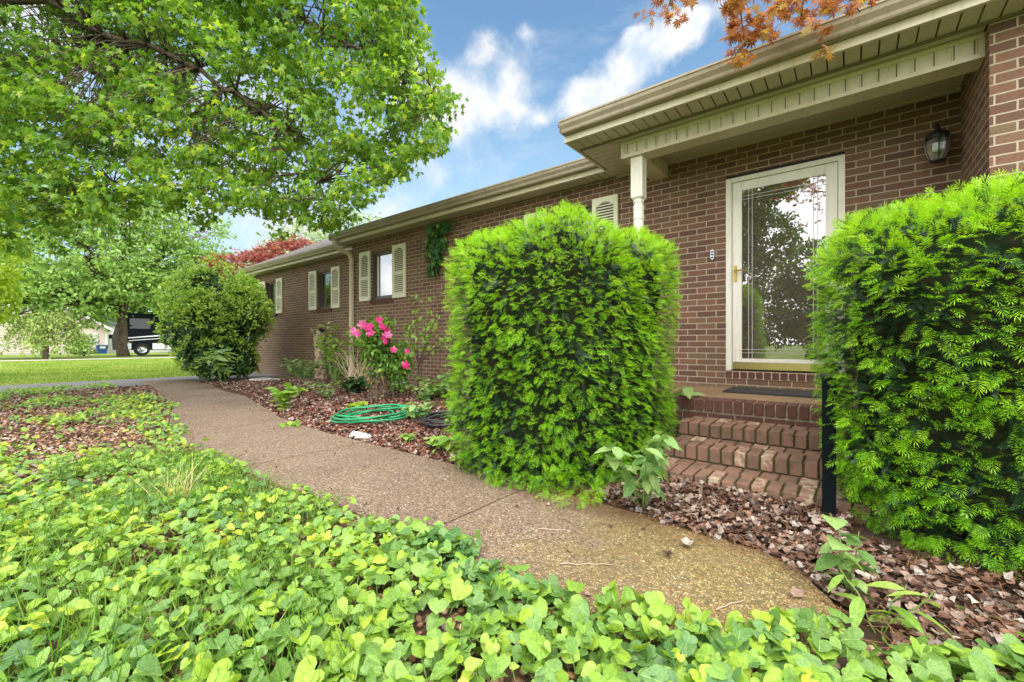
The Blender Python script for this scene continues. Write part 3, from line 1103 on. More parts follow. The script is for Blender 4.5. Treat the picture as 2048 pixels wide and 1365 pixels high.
# wall lamp
lamp = bpy.data.objects.new('wall_lamp', None)
C.objects.link(lamp)
lamp.location = (.59, YW, 2.6)
fix(lamp, house)
lx, ly = .575, YW - .13
mb = MB()
mb.bbox(lx - .04, lx + .04, YW - .02, YW - .001, 2.60, 2.78, .006)
mb.tube([(lx, YW - .02, 2.70), (lx, YW - .06, 2.78), (lx, YW - .12, 2.80), (lx, ly, 2.77), (lx, ly, 2.74)], [.011] * 5, 8)
mb.build('bracket', M['black'], lamp)
mb = MB()
mb.lathe([(.012, 2.775), (.02, 2.765), (.014, 2.75), (.03, 2.735), (.068, 2.715), (.078, 2.69), (.078, 2.672), (.07, 2.668)], lx, ly, 12)
mb.lathe([(.03, 2.475), (.05, 2.482), (.052, 2.492), (.03, 2.494)], lx, ly, 12)
for k in range(6):
    t_ = math.pi / 6 + k * math.pi / 3
    pts = [(lx + r * math.cos(t_), ly + r * math.sin(t_), z) for r, z in ((.074, 2.675), (.086, 2.62), (.082, 2.56), (.05, 2.488))]
    mb.tube(pts, .004, 5)
mb.build('lamp_cage', M['black'], lamp)
mb = MB()
mb.lathe([(.066, 2.67), (.080, 2.62), (.076, 2.56), (.046, 2.494)], lx, ly, 6)
m_ = principled('lamp_clear_glass', (.75, .8, .75), .05, .5)
m_.node_tree.nodes['Principled BSDF'].inputs['Transmission Weight'].default_value = .85
mb.build('lamp_glass', m_, lamp)
mb = MB()
mb.lathe([(.012, 2.66), (.02, 2.63), (.03, 2.6), (.028, 2.575), (.01, 2.56)], lx, ly, 12)
mb.build('bulb', M['lampbulb'], lamp, True)

# crawl space vent
mb = MB()
mb.box(-7.02, -6.63, YW - .012, YW + .02, .15, .30)
v_ = mb.build('foundation_vent', M['trimwhite'], house)
mb = MB()
for i in range(5):
    mb.box(-7.0, -6.65, YW - .016, YW - .0122, .17 + i * .024, .178 + i * .024)
mb.build('louver', M['groove'], v_)


# ---- roofs with fascia, gutter, soffit
def gutter_profile(yf, z):
    """K-style, back against fascia yf, z = bottom"""
    return [(yf - .002, z + .115), (yf - .002, z), (yf - .075, z), (yf - .083, z + .012), (yf - .088, z + .035), (yf - .112, z + .07), (yf - .118, z + .10),
            (yf - .126, z + .104), (yf - .126, z + .122), (yf - .116, z + .122), (yf - .110, z + .10), (yf - .012, z + .10), (yf - .012, z + .115)]


def soffit_strip(x0, x1, y0, y1, z, pitch=.1016, along='y'):
    mb = MB()
    if along == 'y':
        n = int((x1 - x0) / pitch)
        for i in range(n + 1):
            a_ = x0 + i * pitch
            b_ = min(x1, a_ + pitch - .011)
            if b_ - a_ > .01:
                mb.box(a_, b_, y0, y1, z, z + .02)
    else:
        n = int((y1 - y0) / pitch)
        for i in range(n + 1):
            a_ = y0 + i * pitch
            b_ = min(y1, a_ + pitch - .009)
            if b_ - a_ > .01:
                mb.box(x0, x1, a_, b_, z, z + .02)
    return mb


def eave(x0, x1, yf, ywall, roof, hole=None):
    mb = MB()
    mb.box(x0, x1, yf, yf + .025, ZS - .012, ZS + .16)
    mb.extrude_x([(yf - .006, ZS - .012), (yf + .001, ZS - .012), (yf + .001, ZS + .05), (yf - .006, ZS + .05)], x0, x1)
    mb.build('fascia', M['cream'], roof)
    mb = MB()
    mb.extrude_x(gutter_profile(yf, ZS + .055), x0 - .02, x1)
    mb.box(x0 - .024, x0 - .0205, yf - .112, yf - .004, ZS + .057, ZS + .165)
    x = x0 + 2.9
    mb.build('gutter', M['gutter'], roof)
    mb = soffit_strip(x0, x1, yf + .026, ywall - .002, ZS)
    s = mb.build('soffit', M['soffit'], roof)
    g = MB()
    g.box(x0, x1, yf + .026, ywall - .001, ZS + .021, ZS + .03)
    g.box(x0 + .02, x1, ywall - .025, ywall - .003, ZS - .018, ZS - .001)
    g.build('soffit_backing', M['groove'], roof)


def slab_roof(x0, x1, ye, yr, slope, ze, name='roof', yb=None):
    zr = ze + (yr - ye) * slope
    yb = yb or (2 * yr - ye)
    zb = zr - (yb - yr) * slope
    t_ = .05
    mb = MB()
    vs = [(x0, ye, ze), (x0, yr, zr), (x0, yb, zb), (x0, yb, zb - t_), (x0, yr, zr - t_), (x0, ye, ze - t_)]
    vs += [(x1, y, z) for _, y, z in vs]
    mb.add(vs, [(0, 1, 7, 6), (1, 2, 8, 7), (2, 3, 9, 8), (3, 4, 10, 9), (4, 5, 11, 10), (5, 0, 6, 11), (0, 5, 4, 1), (1, 4, 3, 2), (6, 7, 10, 11), (7, 8, 9, 10)])
    return mb.build(name, M['shingle'], house)


YF, YFL, YFR = 4.90, 5.42, 3.95
r_main = slab_roof(-8.75, 9, YF - .05, 9.4, .475, ZS + .185)
eave(-8.72, -2.36, YF, YW, r_main)
mb = MB()
mb.add([(-8.72, YF, ZS - .01), (-8.72, YF + .3, ZS - .01), (-8.72, YF + .3, ZS + .30), (-8.72, YF, ZS + .15)], [(0, 1, 2, 3)])
mb.build('rake_board', M['cream'], r_main)
r_left = slab_roof(-15.5, -8.3, YFL - .05, 9.4, .53, ZS + .185)
eave(-15.45, -8.5, YFL, YL, r_left)
mb = MB()
mb.add([(-15.47, YFL, ZS - .01), (-15.47, YFL, ZS + .14), (-15.47, 9.4, ZS + 2.24), (-15.47, 9.4, ZS + 2.05), (-15.47, YFL + .3, ZS - .01)], [(0, 1, 2, 3, 4)])
mb.build('rake_board', M['cream'], r_left)
# right wing with hipped end
mb = MB()
ex, ey, ez = -2.45, YFR - .05, ZS + .185
h = 3.2
mb.add([(ex, ey, ez), (9, ey, ez), (9, ey + h, ez + h * .53), (ex + h, ey + h, ez + h * .53), (ex, ey + 2 * h, ez), (9, ey + 2 * h, ez),
        (ex, ey, ez - .03), (9, ey, ez - .03), (ex, ey + 2 * h, ez - .03)],
       [(0, 1, 2, 3), (0, 3, 4), (3, 2, 5, 4), (0, 6, 7, 1), (0, 4, 8, 6)])
r_right = mb.build('roof', M['shingle'], house)
eave(-2.37, 9, YFR, YR, r_right)
mb = MB()
mb.box(-2.395, -2.371, YFR - .004, YF - .002, ZS - .012, ZS + .165)
mb.build('fascia', M['cream'], r_right)
mb = soffit_strip(-1.95, .72, YR - .001, YW - .002, ZS + .001, along='x')
m2 = soffit_strip(-2.36, -1.90, YR + .0, YW - .002, ZS + .0015, along='x')
mb.add(m2.v, m2.f)
mb.build('soffit', M['soffit'], r_right)
mb = MB()
mb.box(-2.36, .729, YR, YW - .001, ZS + .022, ZS + .031)
mb.box(-2.36, .728, YW - .028, YW - .003, ZS - .02, ZS - .001)
# corner mitre strip between the two soffit directions
mb.tube([(-2.35, YFR + .03, ZS - .002), (-1.93, YR + .12, ZS - .002)], .006, 6)
mb.build('soffit_trim', M['soffit'], r_right)

# porch beam
bx0, bx1, by0, by1, bz0 = -1.93, .728, 4.35, 4.53, ZS - .172
mb = MB()
mb.box(bx0, bx1, by0, by1, bz0, ZS - .001)
mb.box(bx0 - .001, bx1, by0 - .012, by0 - .0005, bz0 - .001, bz0 + .032)
mb.box(bx0 - .001, bx1, by0 - .012, by0 - .0005, ZS - .034, ZS - .002)
mb.box(bx0 - .001, bx0 + .03, by0 - .011, by0 - .0005, bz0 + .032, ZS - .034)
mb.box(bx1 - .03, bx1, by0 - .011, by0 - .0005, bz0 + .032, ZS - .034)
k = 0
x = bx0 + .06
while x < bx1 - .05:
    mb.box(x, x + .006, by0 - .008, by0 - .0005, bz0 + .032, ZS - .034)
    mb.box(x + .014, x + .020, by0 - .008, by0 - .0005, bz0 + .032, ZS - .034)
    x += .1016
x = bx0 + .06
mb.cur = 1
while x < bx1 - .05:
    mb.box(x + .006, x + .014, by0 - .002, by0 - .0003, bz0 + .032, ZS - .034)
    x += .1016
beam = mb.build('porch_beam', [M['cream'], M['groove']], house)
mb = MB()
mb.box(-1.90, -1.71, by1 + .001, YW - .001, bz0 + .001, ZS - .002)
for i in range(6):
    y = by1 + .06 + i * .1016
    mb.box(-1.7095, -1.704, y, y + .012, bz0 + .02, ZS - .02)
mb.build('cross_beam', M['cream'], beam)

# porch post
px_, py_ = -1.775, 4.44
pw = .0635
mb = MB()
mb.bbox(px_ - pw, px_ + pw, py_ - pw, py_ + pw, 2.50, bz0 - .001, .004)
mb.add([(px_ + sx * pw, py_ + sy * pw, 2.50) for sx, sy in ((-1, -1), (1, -1), (1, 1), (-1, 1))] + [(px_ + sx * pw * .6, py_ + sy * pw * .6, 2.475) for sx, sy in ((-1, -1), (1, -1), (1, 1), (-1, 1))],
       [(0, 4, 5, 1), (1, 5, 6, 2), (2, 6, 7, 3), (3, 7, 4, 0)])
mb.lathe([(.052, 2.48), (.056, 2.46), (.048, 2.44), (.046, 2.43), (.056, 2.415), (.058, 2.395), (.055, 2.38), (.054, 2.31), (.058, 2.295), (.058, 2.28), (.052, 2.268),
          (.054, 2.2), (.058, 1.9), (.058, 1.35), (.050, 1.28), (.058, 1.26), (.058, 1.23), (.048, 1.21), (.055, 1.18)], px_, py_, 24)
mb.bbox(px_ - pw, px_ + pw, py_ - pw, py_ + pw, .492, 1.18, .004)
mb.build('porch_post', M['white'], house)

# downspout
mb = MB()
mb2 = None
dsx, dsy = -8.43, YW - .05
pts = [(-8.6, YF - .06, ZS + .055), (-8.6, YF - .055, ZS - .06), (-8.56, YF + .03, ZS - .14), (-8.46, YW - .09, ZS - .22), (dsx, dsy, ZS - .33), (dsx, dsy, .35), (dsx - .01, dsy - .03, .22), (dsx - .06, dsy - .16, .16)]
ring = []
for i, p in enumerate(pts):
    ring.append(p)
P = [Vector(p) for p in pts]
vs, fs = [], []
for i, p in enumerate(P):
    t_ = (P[min(i + 1, len(P) - 1)] - P[max(i - 1, 0)]).normalized()
    xa = Vector((1, 0, 0)) - t_ * t_.x
    xa.normalize()
    ya = t_.cross(xa)
    for sx, sy in ((-1, -1), (-.6, -.8), (-.2, -1), (.2, -.8), (.6, -1), (1, -.8), (1, 1), (-1, 1)):
        vs.append(tuple(p + xa * sx * .042 + ya * -sy * .030))
for i in range(len(P) - 1):
    for k in range(8):
        q = (k + 1) % 8
        fs.append((i * 8 + k, i * 8 + q, (i + 1) * 8 + q, (i + 1) * 8 + k))
mb.add(vs, fs)
mb.build('downspout', principled('tan_downspout', (.56, .46, .34), .45, .4), house)

# ---- stoop and steps
stoop = bpy.data.objects.new('stoop', None)
C.objects.link(stoop)
stoop.location = (-.8, 4.4, .1)
fix(stoop, house)
stoop['label'] = 'brick stoop with pebble top and three mossy steps'
SX0, SX1 = -2.35, .72
mb = MB()
mb.box(SX0, SX1, 4.02, YW - .004, .05, .486)
mb.build('landing_top', M['stoop_top'], stoop)
mb = MB()
mb.box(SX0 + .01, SX1, 3.825, 4.019, .02, .478)
mb.build('mortar_bed', M['mortar'], stoop)
mb = MB()
rowlock(mb, SX0, SX1, 3.80, 4.0, .392, .488, .0737, .011, .006)
for r_ in range(5):
    n = 15
    for i in range(n + 1):
        a_ = SX0 + (i - .5 * (r_ % 2)) * .2032
        b_ = a_ + .193
        a_ = max(a_, SX0)
        b_ = min(b_, SX1)
        if b_ - a_ > .03:
            mb.bbox(a_, b_, 3.81, 3.95, .382 - (r_ + 1) * .0677, .382 - r_ * .0677 - .009, .003)
mb.build('landing_edge', M['brick_unit'], stoop)
STX0, STX1 = -1.055, .16
for zt, ya, yb in ((.348, 3.43, 3.797), (.249, 3.09, 3.45), (.150, 2.74, 3.11)):
    A = MB()
    rowlock(A, STX0, STX1, ya, ya + .195, zt - .094, zt, .0745, .013, .012, (0, 0, 0, 0, 0, 1))
    rowlock(A, STX0 + .02, STX1, ya + .207, yb, zt - .09, zt - .004, .1016, .012, .01, (0, 0, 0, 1))
    A.cur = 2
    A.box(STX0 + .012, STX1 - .006, ya + .016, yb - .002, zt - .2, zt - .014)
    A.cur = 0
    for i in range(7):
        a_ = STX0 + .02 + i * .2032
        b_ = min(a_ + .193, STX1 - .01)
        if b_ - a_ > .03:
            A.bbox(a_, b_, ya + .012, ya + .09, zt - .165, zt - .104, .003)
    A.build('step', [M['step_brick'], M['step_pale'], M['mossy']], stoop)

# ------------------------------------------------------------------ things about the stoop
mat_ = empty('door_mat', (-.45, 4.7, .488), 'black ribbed rubber mat lying below the glass door', 'door mat')
mb = MB()
mb.box(-.96, .05, 4.47, 4.93, .489, .495)
mb.build('mat_base', M['rubber'], mat_)
mb = MB()
for i in range(12):
    y = 4.48 + i * .038
    mb.extrude_x([(y, .4955), (y + .024, .4955), (y + .019, .508), (y + .005, .508)], -.95, .04)
mb.build('ribs', M['rubber'], mat_)
pst = empty('handrail_post', (-.085, 2.68, .1), 'dark square metal post standing between steps and right yew', 'post')
mb = MB()
mb.bbox(-.112, -.056, 2.65, 2.706, .02, .78, .003)
mb.build('shaft', principled('dark_post', (.003, .006, .007), .9, .1), pst)
mb = MB()
mb.bbox(-.12, -.048, 2.642, 2.714, .781, .80, .004)
mb.build('cap', M['black'], pst)


# ------------------------------------------------------------------ yew hedges
def hedge(name, cx, cy, rx, ry, H, label, zlow, pexp, nn, no, prof, tongue=None, sz=(.062, .095), zb=.02, lumps=.05, seed=1):
    root = empty(name, (cx, cy, float(gz(cx, cy))), label, 'hedge', 'yew bushes beside the steps')
    ph = np.random.RandomState(seed).rand(8) * 6.28
    pr = np.array(prof)

    def surf(th, t):
        c_, s_ = np.cos(th), np.sin(th)
        c_ = np.sign(c_) * np.abs(c_) ** pexp
        s_ = np.sign(s_) * np.abs(s_) ** pexp
        p = np.interp(t, pr[:, 0], pr[:, 1])
        zz = np.interp(t, pr[:, 0], pr[:, 2])
        wob = 1 + lumps * (np.sin(3 * th + ph[0] + 3 * t) * np.sin(5 * t + ph[1]) + .7 * np.sin(7 * th + ph[2]) * np.sin(11 * t + ph[3]) + .5 * np.sin(15 * th + ph[4] + 19 * t))
        return np.stack([cx + rx * c_ * p * wob, cy + ry * s_ * p * wob, zb + (H + .05 * np.sin(4 * th + ph[5])) * zz], -1)

    def sample(n):
        # area-weighted rejection on a parameter grid
        th = RS.rand(n * 3) * 2 * np.pi
        t = RS.rand(n * 3)
        e = 1e-3
        p = surf(th, t)
        a = (surf(th + e, t) - p) / e
        b = (surf(th, np.clip(t + e, 0, 1)) - surf(th, np.clip(t - e, 0, 1)))
        nn_ = np.cross(a, b)
        wgt = np.linalg.norm(nn_, axis=1)
        keep = RS.rand(len(wgt)) < wgt / np.percentile(wgt, 98)
        p, nn_ = p[keep][:n], nrm(nn_[keep][:n])
        return p, nn_

    p, n = sample(nn)
    m_ = len(p)
    # tufts: new shoots come in clumps, older dark wood shows between them
    q = np.sin(p[:, 0] * 9 + ph[6]) * np.sin(p[:, 1] * 8 + ph[7]) * np.sin(p[:, 2] * 7 + 1) + .6 * np.sin(p[:, 0] * 23 + p[:, 2] * 19) * np.sin(p[:, 1] * 21 - p[:, 2] * 17)
    hf = (p[:, 2] - zb) / H
    keep = RS.rand(m_) < np.clip(.90 - .45 * (q < -.30) + .3 * (hf > .8), 0, 1)
    p, n, q, hf = p[keep], n[keep], q[keep], hf[keep]
    m_ = len(p)
    if tongue:
        tn = rand_dir(tongue[2])
        p = np.concatenate([p, np.array(tongue[0]) + tn * np.array(tongue[1]) * RS.uniform(.75, 1.05, (tongue[2], 1))])
        n, q, hf = np.concatenate([n, tn]), np.r_[q, np.zeros(len(tn))], np.r_[hf, np.full(len(tn), .35)]
        m_ = len(p)
    topn = smoothstep(.5, .9, n[:, 2])[:, None]
    dirs = nrm(n + np.array([0, 0, -.05]) + RS.normal(size=(m_, 3)) * .32 + topn * np.array([0, 0, .7]) + smoothstep(.62, .95, hf)[:, None] * np.array([0, 0, .85]))
    upv = nrm(np.array([0, 0, 1.0]) + n * .75 + RS.normal(size=(m_, 3)) * .28)
    pos = p + n * (RS.rand(m_, 1) * .07 - .045) + q[:, None] * n * .022
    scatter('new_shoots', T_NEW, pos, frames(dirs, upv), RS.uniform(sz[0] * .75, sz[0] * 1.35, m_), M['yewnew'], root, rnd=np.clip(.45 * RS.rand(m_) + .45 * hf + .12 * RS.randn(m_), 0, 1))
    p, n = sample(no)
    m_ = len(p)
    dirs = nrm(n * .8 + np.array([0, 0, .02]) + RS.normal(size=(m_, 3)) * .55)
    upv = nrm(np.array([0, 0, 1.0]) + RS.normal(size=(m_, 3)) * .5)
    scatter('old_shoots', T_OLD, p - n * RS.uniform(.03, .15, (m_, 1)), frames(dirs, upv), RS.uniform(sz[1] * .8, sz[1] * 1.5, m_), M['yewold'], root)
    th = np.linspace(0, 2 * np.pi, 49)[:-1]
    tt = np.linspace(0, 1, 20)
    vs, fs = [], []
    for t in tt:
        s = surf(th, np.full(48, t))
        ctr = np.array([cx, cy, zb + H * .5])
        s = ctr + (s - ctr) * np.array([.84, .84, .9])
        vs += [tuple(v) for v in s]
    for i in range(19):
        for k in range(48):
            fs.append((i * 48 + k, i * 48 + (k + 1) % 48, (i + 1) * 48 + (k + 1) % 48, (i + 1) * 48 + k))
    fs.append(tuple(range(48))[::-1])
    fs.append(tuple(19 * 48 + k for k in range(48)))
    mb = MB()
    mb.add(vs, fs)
    mb.build('shade_core', M['core'], root)  # solid near-black shell, standing in for the shade inside the bush
    return root


PROF_L = [(0, .85, 0), (.08, .91, .05), (.25, .97, .22), (.55, 1.0, .58), (.75, .99, .83), (.86, .94, .945), (.94, .72, .995), (1, .02, 1.0)]
hedge('yew_hedge', -1.80, 2.95, .75, .87, 1.76, 'tall rounded yew bush with lime tips, left of the brick steps', .05, .72, 17500, 9000, PROF_L, tongue=((-1.30, 2.17, .11), (.22, .15, .11), 170), zb=.01, seed=3, sz=(.026, .065), lumps=.045)
PROF_R = [(0, .74, 0), (.08, .82, .06), (.25, .90, .22), (.6, .98, .64), (.78, .98, .84), (.88, .88, .95), (.95, .55, 1.0), (1, .02, 1.0)]
hedge('yew_hedge', .82, 3.08, .95, .77, 1.55, 'wide yew bush with lime tips at right, covering part of the steps', .05, .55, 19000, 11000, PROF_R, zb=.05, seed=9, sz=(.0285, .07), lumps=.05)


# stray side shoots of the right yew over the steps belong to the bush
# ------------------------------------------------------------------ general plant makers
def leaves_on(root, name, tmpl, pos, size, mat, outward=None, droop=.2, spread=.8, rnd=None, upn=.6, face=None):
    n = len(pos)
    base = np.zeros((n, 3)) if outward is None else outward
    t = nrm(base + RS.normal(size=(n, 3)) * spread + np.array([0, 0, -droop]))
    nv = nrm(RS.normal(size=(n, 3)) * upn + (np.array([0, 0, 1.0]) if face is None else face))
    s = RS.uniform(.7, 1.25, n) * size
    return scatter(name, tmpl, pos, frames(t, nv), s, mat, root, rnd=rnd)


def blob(n, c, r, shell=.0):
    d = rand_dir(n)
    rad = (shell + (1 - shell) * RS.rand(n, 1)) ** (1 / 2.2)
    return np.asarray(c) + d * rad * np.asarray(r)


def limb_path(a, b, sag=.0, n=7, wob=.05):
    a, b = np.asarray(a, float), np.asarray(b, float)
    L = np.linalg.norm(b - a)
    t = np.linspace(0, 1, n)[:, None]
    p = a + (b - a) * t
    p[:, 2] += sag * L * np.sin(np.pi * t[:, 0])
    j = RS.normal(size=(n, 3)) * wob * L * .5
    j[0] = j[-1] = 0
    return p + j


def tapered(mb, pts, r0, r1, n=7):
    k = len(pts)
    mb.tube([tuple(p) for p in pts], [r0 + (r1 - r0) * (i / (k - 1)) for i in range(k)], n)


def crown_tree(name, base, H, trunk_r, lobes, per, leaf, mat, label, cat='tree', tmpl=None, bark=None, fork=.3, group=None, clump=.5, ncl=None, shell=.35, twigs=True, flat=.55, lean=(0, 0)):
    """trunk with limbs reaching into every lobe; leaves gathered in many small clumps through each lobe"""
    bx, by = base
    z0 = float(gz(bx, by))
    root = empty(name, (bx, by, z0), label, cat, group)
    mb = MB()
    top = np.array([bx + lean[0], by + lean[1], z0 + H * fork])
    tr = limb_path((bx, by, z0 - .1), top, 0, 6, .02)
    mb.tube([tuple(p) for p in tr], [trunk_r * 1.35, trunk_r * 1.05, trunk_r, trunk_r * .95, trunk_r * .9, trunk_r * .85], 10)
    P, O = [], []
    for c, r in lobes:
        c = np.asarray(c, float)
        r = np.asarray(r, float)
        lp = limb_path(top - np.array([0, 0, RS.rand() * H * fork * .3]), c, .06, 8, .06)
        tapered(mb, lp, trunk_r * .5, trunk_r * .12, 6)
        vol = (r[0] * r[1] * r[2]) ** (1 / 3)
        k = max(6, int(per * vol ** 2))
        cc = blob(k, c, r, shell)
        for i in range(k):
            m_ = max(4, int(RS.uniform(.6, 1.4) * 16))
            rr = clump * RS.uniform(.6, 1.4)
            q = blob(m_, cc[i], (rr, rr, rr * flat))
            P.append(q)
            O.append(np.repeat(nrm((cc[i] - c)[None]), m_, 0))
            if twigs and i % 3 == 0:
                tapered(mb, limb_path(lp[4 + i % 4], cc[i], .03, 4, .08), trunk_r * .1, trunk_r * .03, 4)
    mb.build('trunk', bark or M['bark_far'], root, True)
    P = np.concatenate(P)
    O = np.concatenate(O)
    leaves_on(root, 'crown', tmpl or T_OVAL, P, leaf, mat, O * .5, .25, .8, upn=.6, face=O * .6 + np.array([.25, -.1, .8]))
    return root


# ------------------------------------------------------------------ the big maple overhead at left
def P3(px, py, depth):
    d = ray(px, py)
    return np.array([0, 0, CZ]) + d * depth


maple = empty('shade_maple', (-10.6, -1.6, 0), 'large green maple whose leafy limbs hang over the walkway', 'tree')
mb = MB()
fork = np.array([-10.4, -1.4, 3.6])
mb.tube([(-10.6, -1.6, -.1), (-10.58, -1.6, .4), (-10.5, -1.5, 2.0), tuple(fork)], [.42, .30, .26, .24], 12)
limbs = []
end = P3(1, 1, 6)


def add_limb(pts, r0, r1):
    pts = np.array(pts)
    t = np.linspace(0, len(pts) - 1, len(pts) * 3)
    fine = np.stack([np.interp(t, np.arange(len(pts)), pts[:, k]) for k in range(3)], 1)
    fine[1:-1] += RS.normal(size=(len(fine) - 2, 3)) * .035
    tapered(mb, fine, r0 * .62, r1 * .6, 8)
    limbs.append(fine)


add_limb([fork, (-9.9, -.3, 5.4), P3(70, -10, 6.4), P3(215, 68, 6.2), P3(330, 108, 6.1), P3(460, 175, 6.0), P3(545, 235, 5.9), P3(600, 300, 5.9), P3(650, 400, 6.1)], .105, .016)
add_limb([fork, (-10.4, -.4, 5.4), P3(-60, 130, 7.6), P3(60, 190, 7.6), P3(160, 280, 7.5), P3(240, 400, 7.6)], .10, .012)
add_limb([fork, (-9.2, -1.2, 6.2), P3(260, -180, 6.3), P3(480, -60, 6.2), P3(620, 55, 6.1), P3(760, 110, 6.0), P3(860, 190, 6.0)], .12, .012)
add_limb([fork, (-10.6, .5, 5.5), P3(150, 120, 8.2), P3(330, 230, 8.2), P3(480, 330, 8.2), P3(600, 420, 8.3), P3(650, 470, 8.4)], .12, .012)
add_limb([fork, (-11.5, .8, 5.2), P3(20, 240, 8.5), P3(120, 330, 8.5), P3(220, 420, 8.6)], .11, .012)
add_limb([fork, (-10.2, -1.6, 7.0), P3(300, -500, 6.5), P3(600, -250, 6.0), P3(780, -60, 5.8)], .13, .012)
add_limb([fork, (-11.5, -2.5, 6.5), (-13.5, -3.5, 7.5)], .12, .02)
add_limb([fork, (-9.5, -3.0, 6.0), (-7.5, -4.5, 6.5)], .12, .02)
# silhouette of the hanging crown as seen from the walk, swept through a depth of several metres
poly = np.array([(-500, -700), (700, -500), (800, -200), (830, 0), (850, 110), (905, 210), (870, 300), (800, 350), (750, 370), (720, 420), (680, 455), (640, 470), (600, 440), (560, 470), (520, 425), (470, 440), (440, 395),
                 (400, 470), (370, 400), (330, 440), (300, 390), (260, 480), (225, 400), (190, 470), (150, 410), (110, 530), (70, 430), (30, 510), (0, 470), (-300, 520), (-600, 400)], float)


def inside(pts):
    x, y = pts[:, 0], pts[:, 1]
    r = np.zeros(len(pts), bool)
    j = len(poly) - 1
    for i in range(len(poly)):
        xi, yi = poly[i]
        xj, yj = poly[j]
        cnd = ((yi > y) != (yj > y)) & (x < (xj - xi) * (y - yi) / (yj - yi + 1e-9) + xi)
        r ^= cnd
        j = i
    return r


cand = np.stack([RS.uniform(-500, 910, 7400), RS.uniform(-650, 540, 7400)], 1)
cand = cand[inside(cand)]
# thin the crown where the photograph's sky shows through
hole = np.zeros(len(cand))
for hx, hy, hr in ((400, 165, 50), (60, 30, 60), (690, 215, 45), (170, 150, 40), (560, 470, 60), (330, 430, 50), (640, 30, 30), (350, 300, 30), (120, 95, 35), (500, 90, 30), (760, 250, 30), (60, 300, 35), (470, 330, 30), (230, 330, 30), (700, 340, 35)):
    hole = np.maximum(hole, np.clip(1.3 - np.hypot(cand[:, 0] - hx, cand[:, 1] - hy) / hr, 0, 1))
cand = cand[RS.rand(len(cand)) > hole * .85]
cen = []
AL = np.concatenate(limbs)
for px, py in cand:
    d0 = 5.2 + 3.4 * RS.rand() ** 1.2
    if px > 700:
        d0 = 5.0 + 1.8 * RS.rand()
    if -60 < px < 640:
        yl_ = np.interp(px, [-60, 80, 215, 330, 460, 545, 640], [-60, 0, 68, 108, 175, 235, 330])
        if abs(py - yl_) < 26 and px < 520:
            d0 = max(d0, 6.5 + RS.rand() * 2)
    c = P3(px, py, d0)
    if c[1] > 4.55 and c[2] < 3.9:
        c = P3(px, py, d0 * 4.4 / c[1])
    cen.append(c)
cen = np.array(cen)
extra = np.concatenate([blob(260, (-11, -2.5, 7.0), (4.2, 3.6, 2.6), .3), blob(120, (-8, -2.4, 7.5), (3.4, 2.2, 2.0), .3)])
cen = np.concatenate([cen, extra])
Pp, Oo = [], []
for i, c in enumerate(cen):
    k = RS.randint(14, 26)
    r = RS.uniform(.13, .30)
    Pp.append(blob(k, c, (r, r, r * .5)))
    j = np.argmin(((AL - c) ** 2).sum(1))
    dv = c - AL[j]
    Oo.append(np.repeat(nrm(dv[None]), k, 0))
    if i % 2 == 0 and np.linalg.norm(dv) < 2.6:
        tapered(mb, limb_path(AL[j], c, .05, 5, .06), .012, .003, 4)
mb.build('trunk', M['bark'], maple, True)
Pp, Oo = np.concatenate(Pp), np.concatenate(Oo)
leaves_on(maple, 'crown', T_MAPLE, Pp, .072, M['maple'], Oo * .5, .65, .7, upn=.85)

# ------------------------------------------------------------------ orange-leaved maple, hanging in at the top right
om = empty('orange_maple', (1.5, -2.6, 0), 'orange leaved maple twigs hanging over the gutter at top', 'tree')
mb = MB()
f2 = np.array([1.4, -2.3, 2.4])
mb.tube([(1.5, -2.6, -.1), (1.5, -2.6, .3), (1.45, -2.4, 1.4), tuple(f2)], [.16, .11, .10, .09], 9)
limbs2 = [limb_path(f2, P3(1420, -150, 2.9), .12, 9, .03), limb_path(f2, P3(1650, -160, 2.7), .12, 9, .03), limb_path(f2, (-.6, -1.5, 4.4), .1, 7, .04), limb_path(f2, (3.2, -1.2, 4.3), .1, 7, .04), limb_path(f2, (1.0, -4.5, 4.5), .1, 7, .04),
          limb_path(P3(1420, -150, 2.9), P3(1370, 15, 3.1), 0, 5, .05), limb_path(P3(1420, -150, 2.9), P3(1490, 95, 3.1), 0, 5, .05), limb_path(P3(1650, -160, 2.7), P3(1600, 60, 3.0), 0, 5, .05), limb_path(P3(1650, -160, 2.7), P3(1720, 25, 2.9), 0, 5, .05)]
for i, L_ in enumerate(limbs2):
    tapered(mb, L_, .05 if i < 5 else .012, .012 if i < 5 else .003, 6)
cl = []
spots = [(1345, 15, 3.1, 3), (1390, 0, 3.1, 3), (1330, -25, 3.1, 3), (1455, 25, 3.1, 5), (1470, 60, 3.1, 6), (1490, 90, 3.1, 5), (1520, 45, 3.05, 6), (1560, 20, 3.0, 6), (1545, 65, 3.05, 4), (1600, 40, 3.0, 5), (1640, 15, 2.95, 5), (1660, 50, 2.95, 4),
         (1590, 0, 3.0, 6), (1500, 0, 3.05, 6), (1700, 10, 2.9, 4), (1740, 5, 2.9, 3), (1630, 85, 2.95, 2), (1470, 100, 3.1, 2), (1680, -30, 2.9, 6), (1550, -40, 3.0, 8), (1440, -40, 3.05, 6)]
for px, py, dp, k in spots:
    for _ in range(k):
        c = P3(px + RS.normal() * 14, py + RS.normal() * 13, dp + RS.normal() * .12)
        cl.append(blob(8, c, (.06, .06, .04)))
for L_ in limbs2[:5]:
    for q in L_[3:]:
        for _ in range(16):
            c = q + RS.normal(size=3) * np.array([.4, .4, .25])
            cl.append(blob(6, c, (.1, .1, .05)))
mb.build('trunk', M['bark'], om, True)
cl = np.concatenate(cl)
keep = ~((cl[:, 1] > 3.7) & (cl[:, 2] < 3.5))
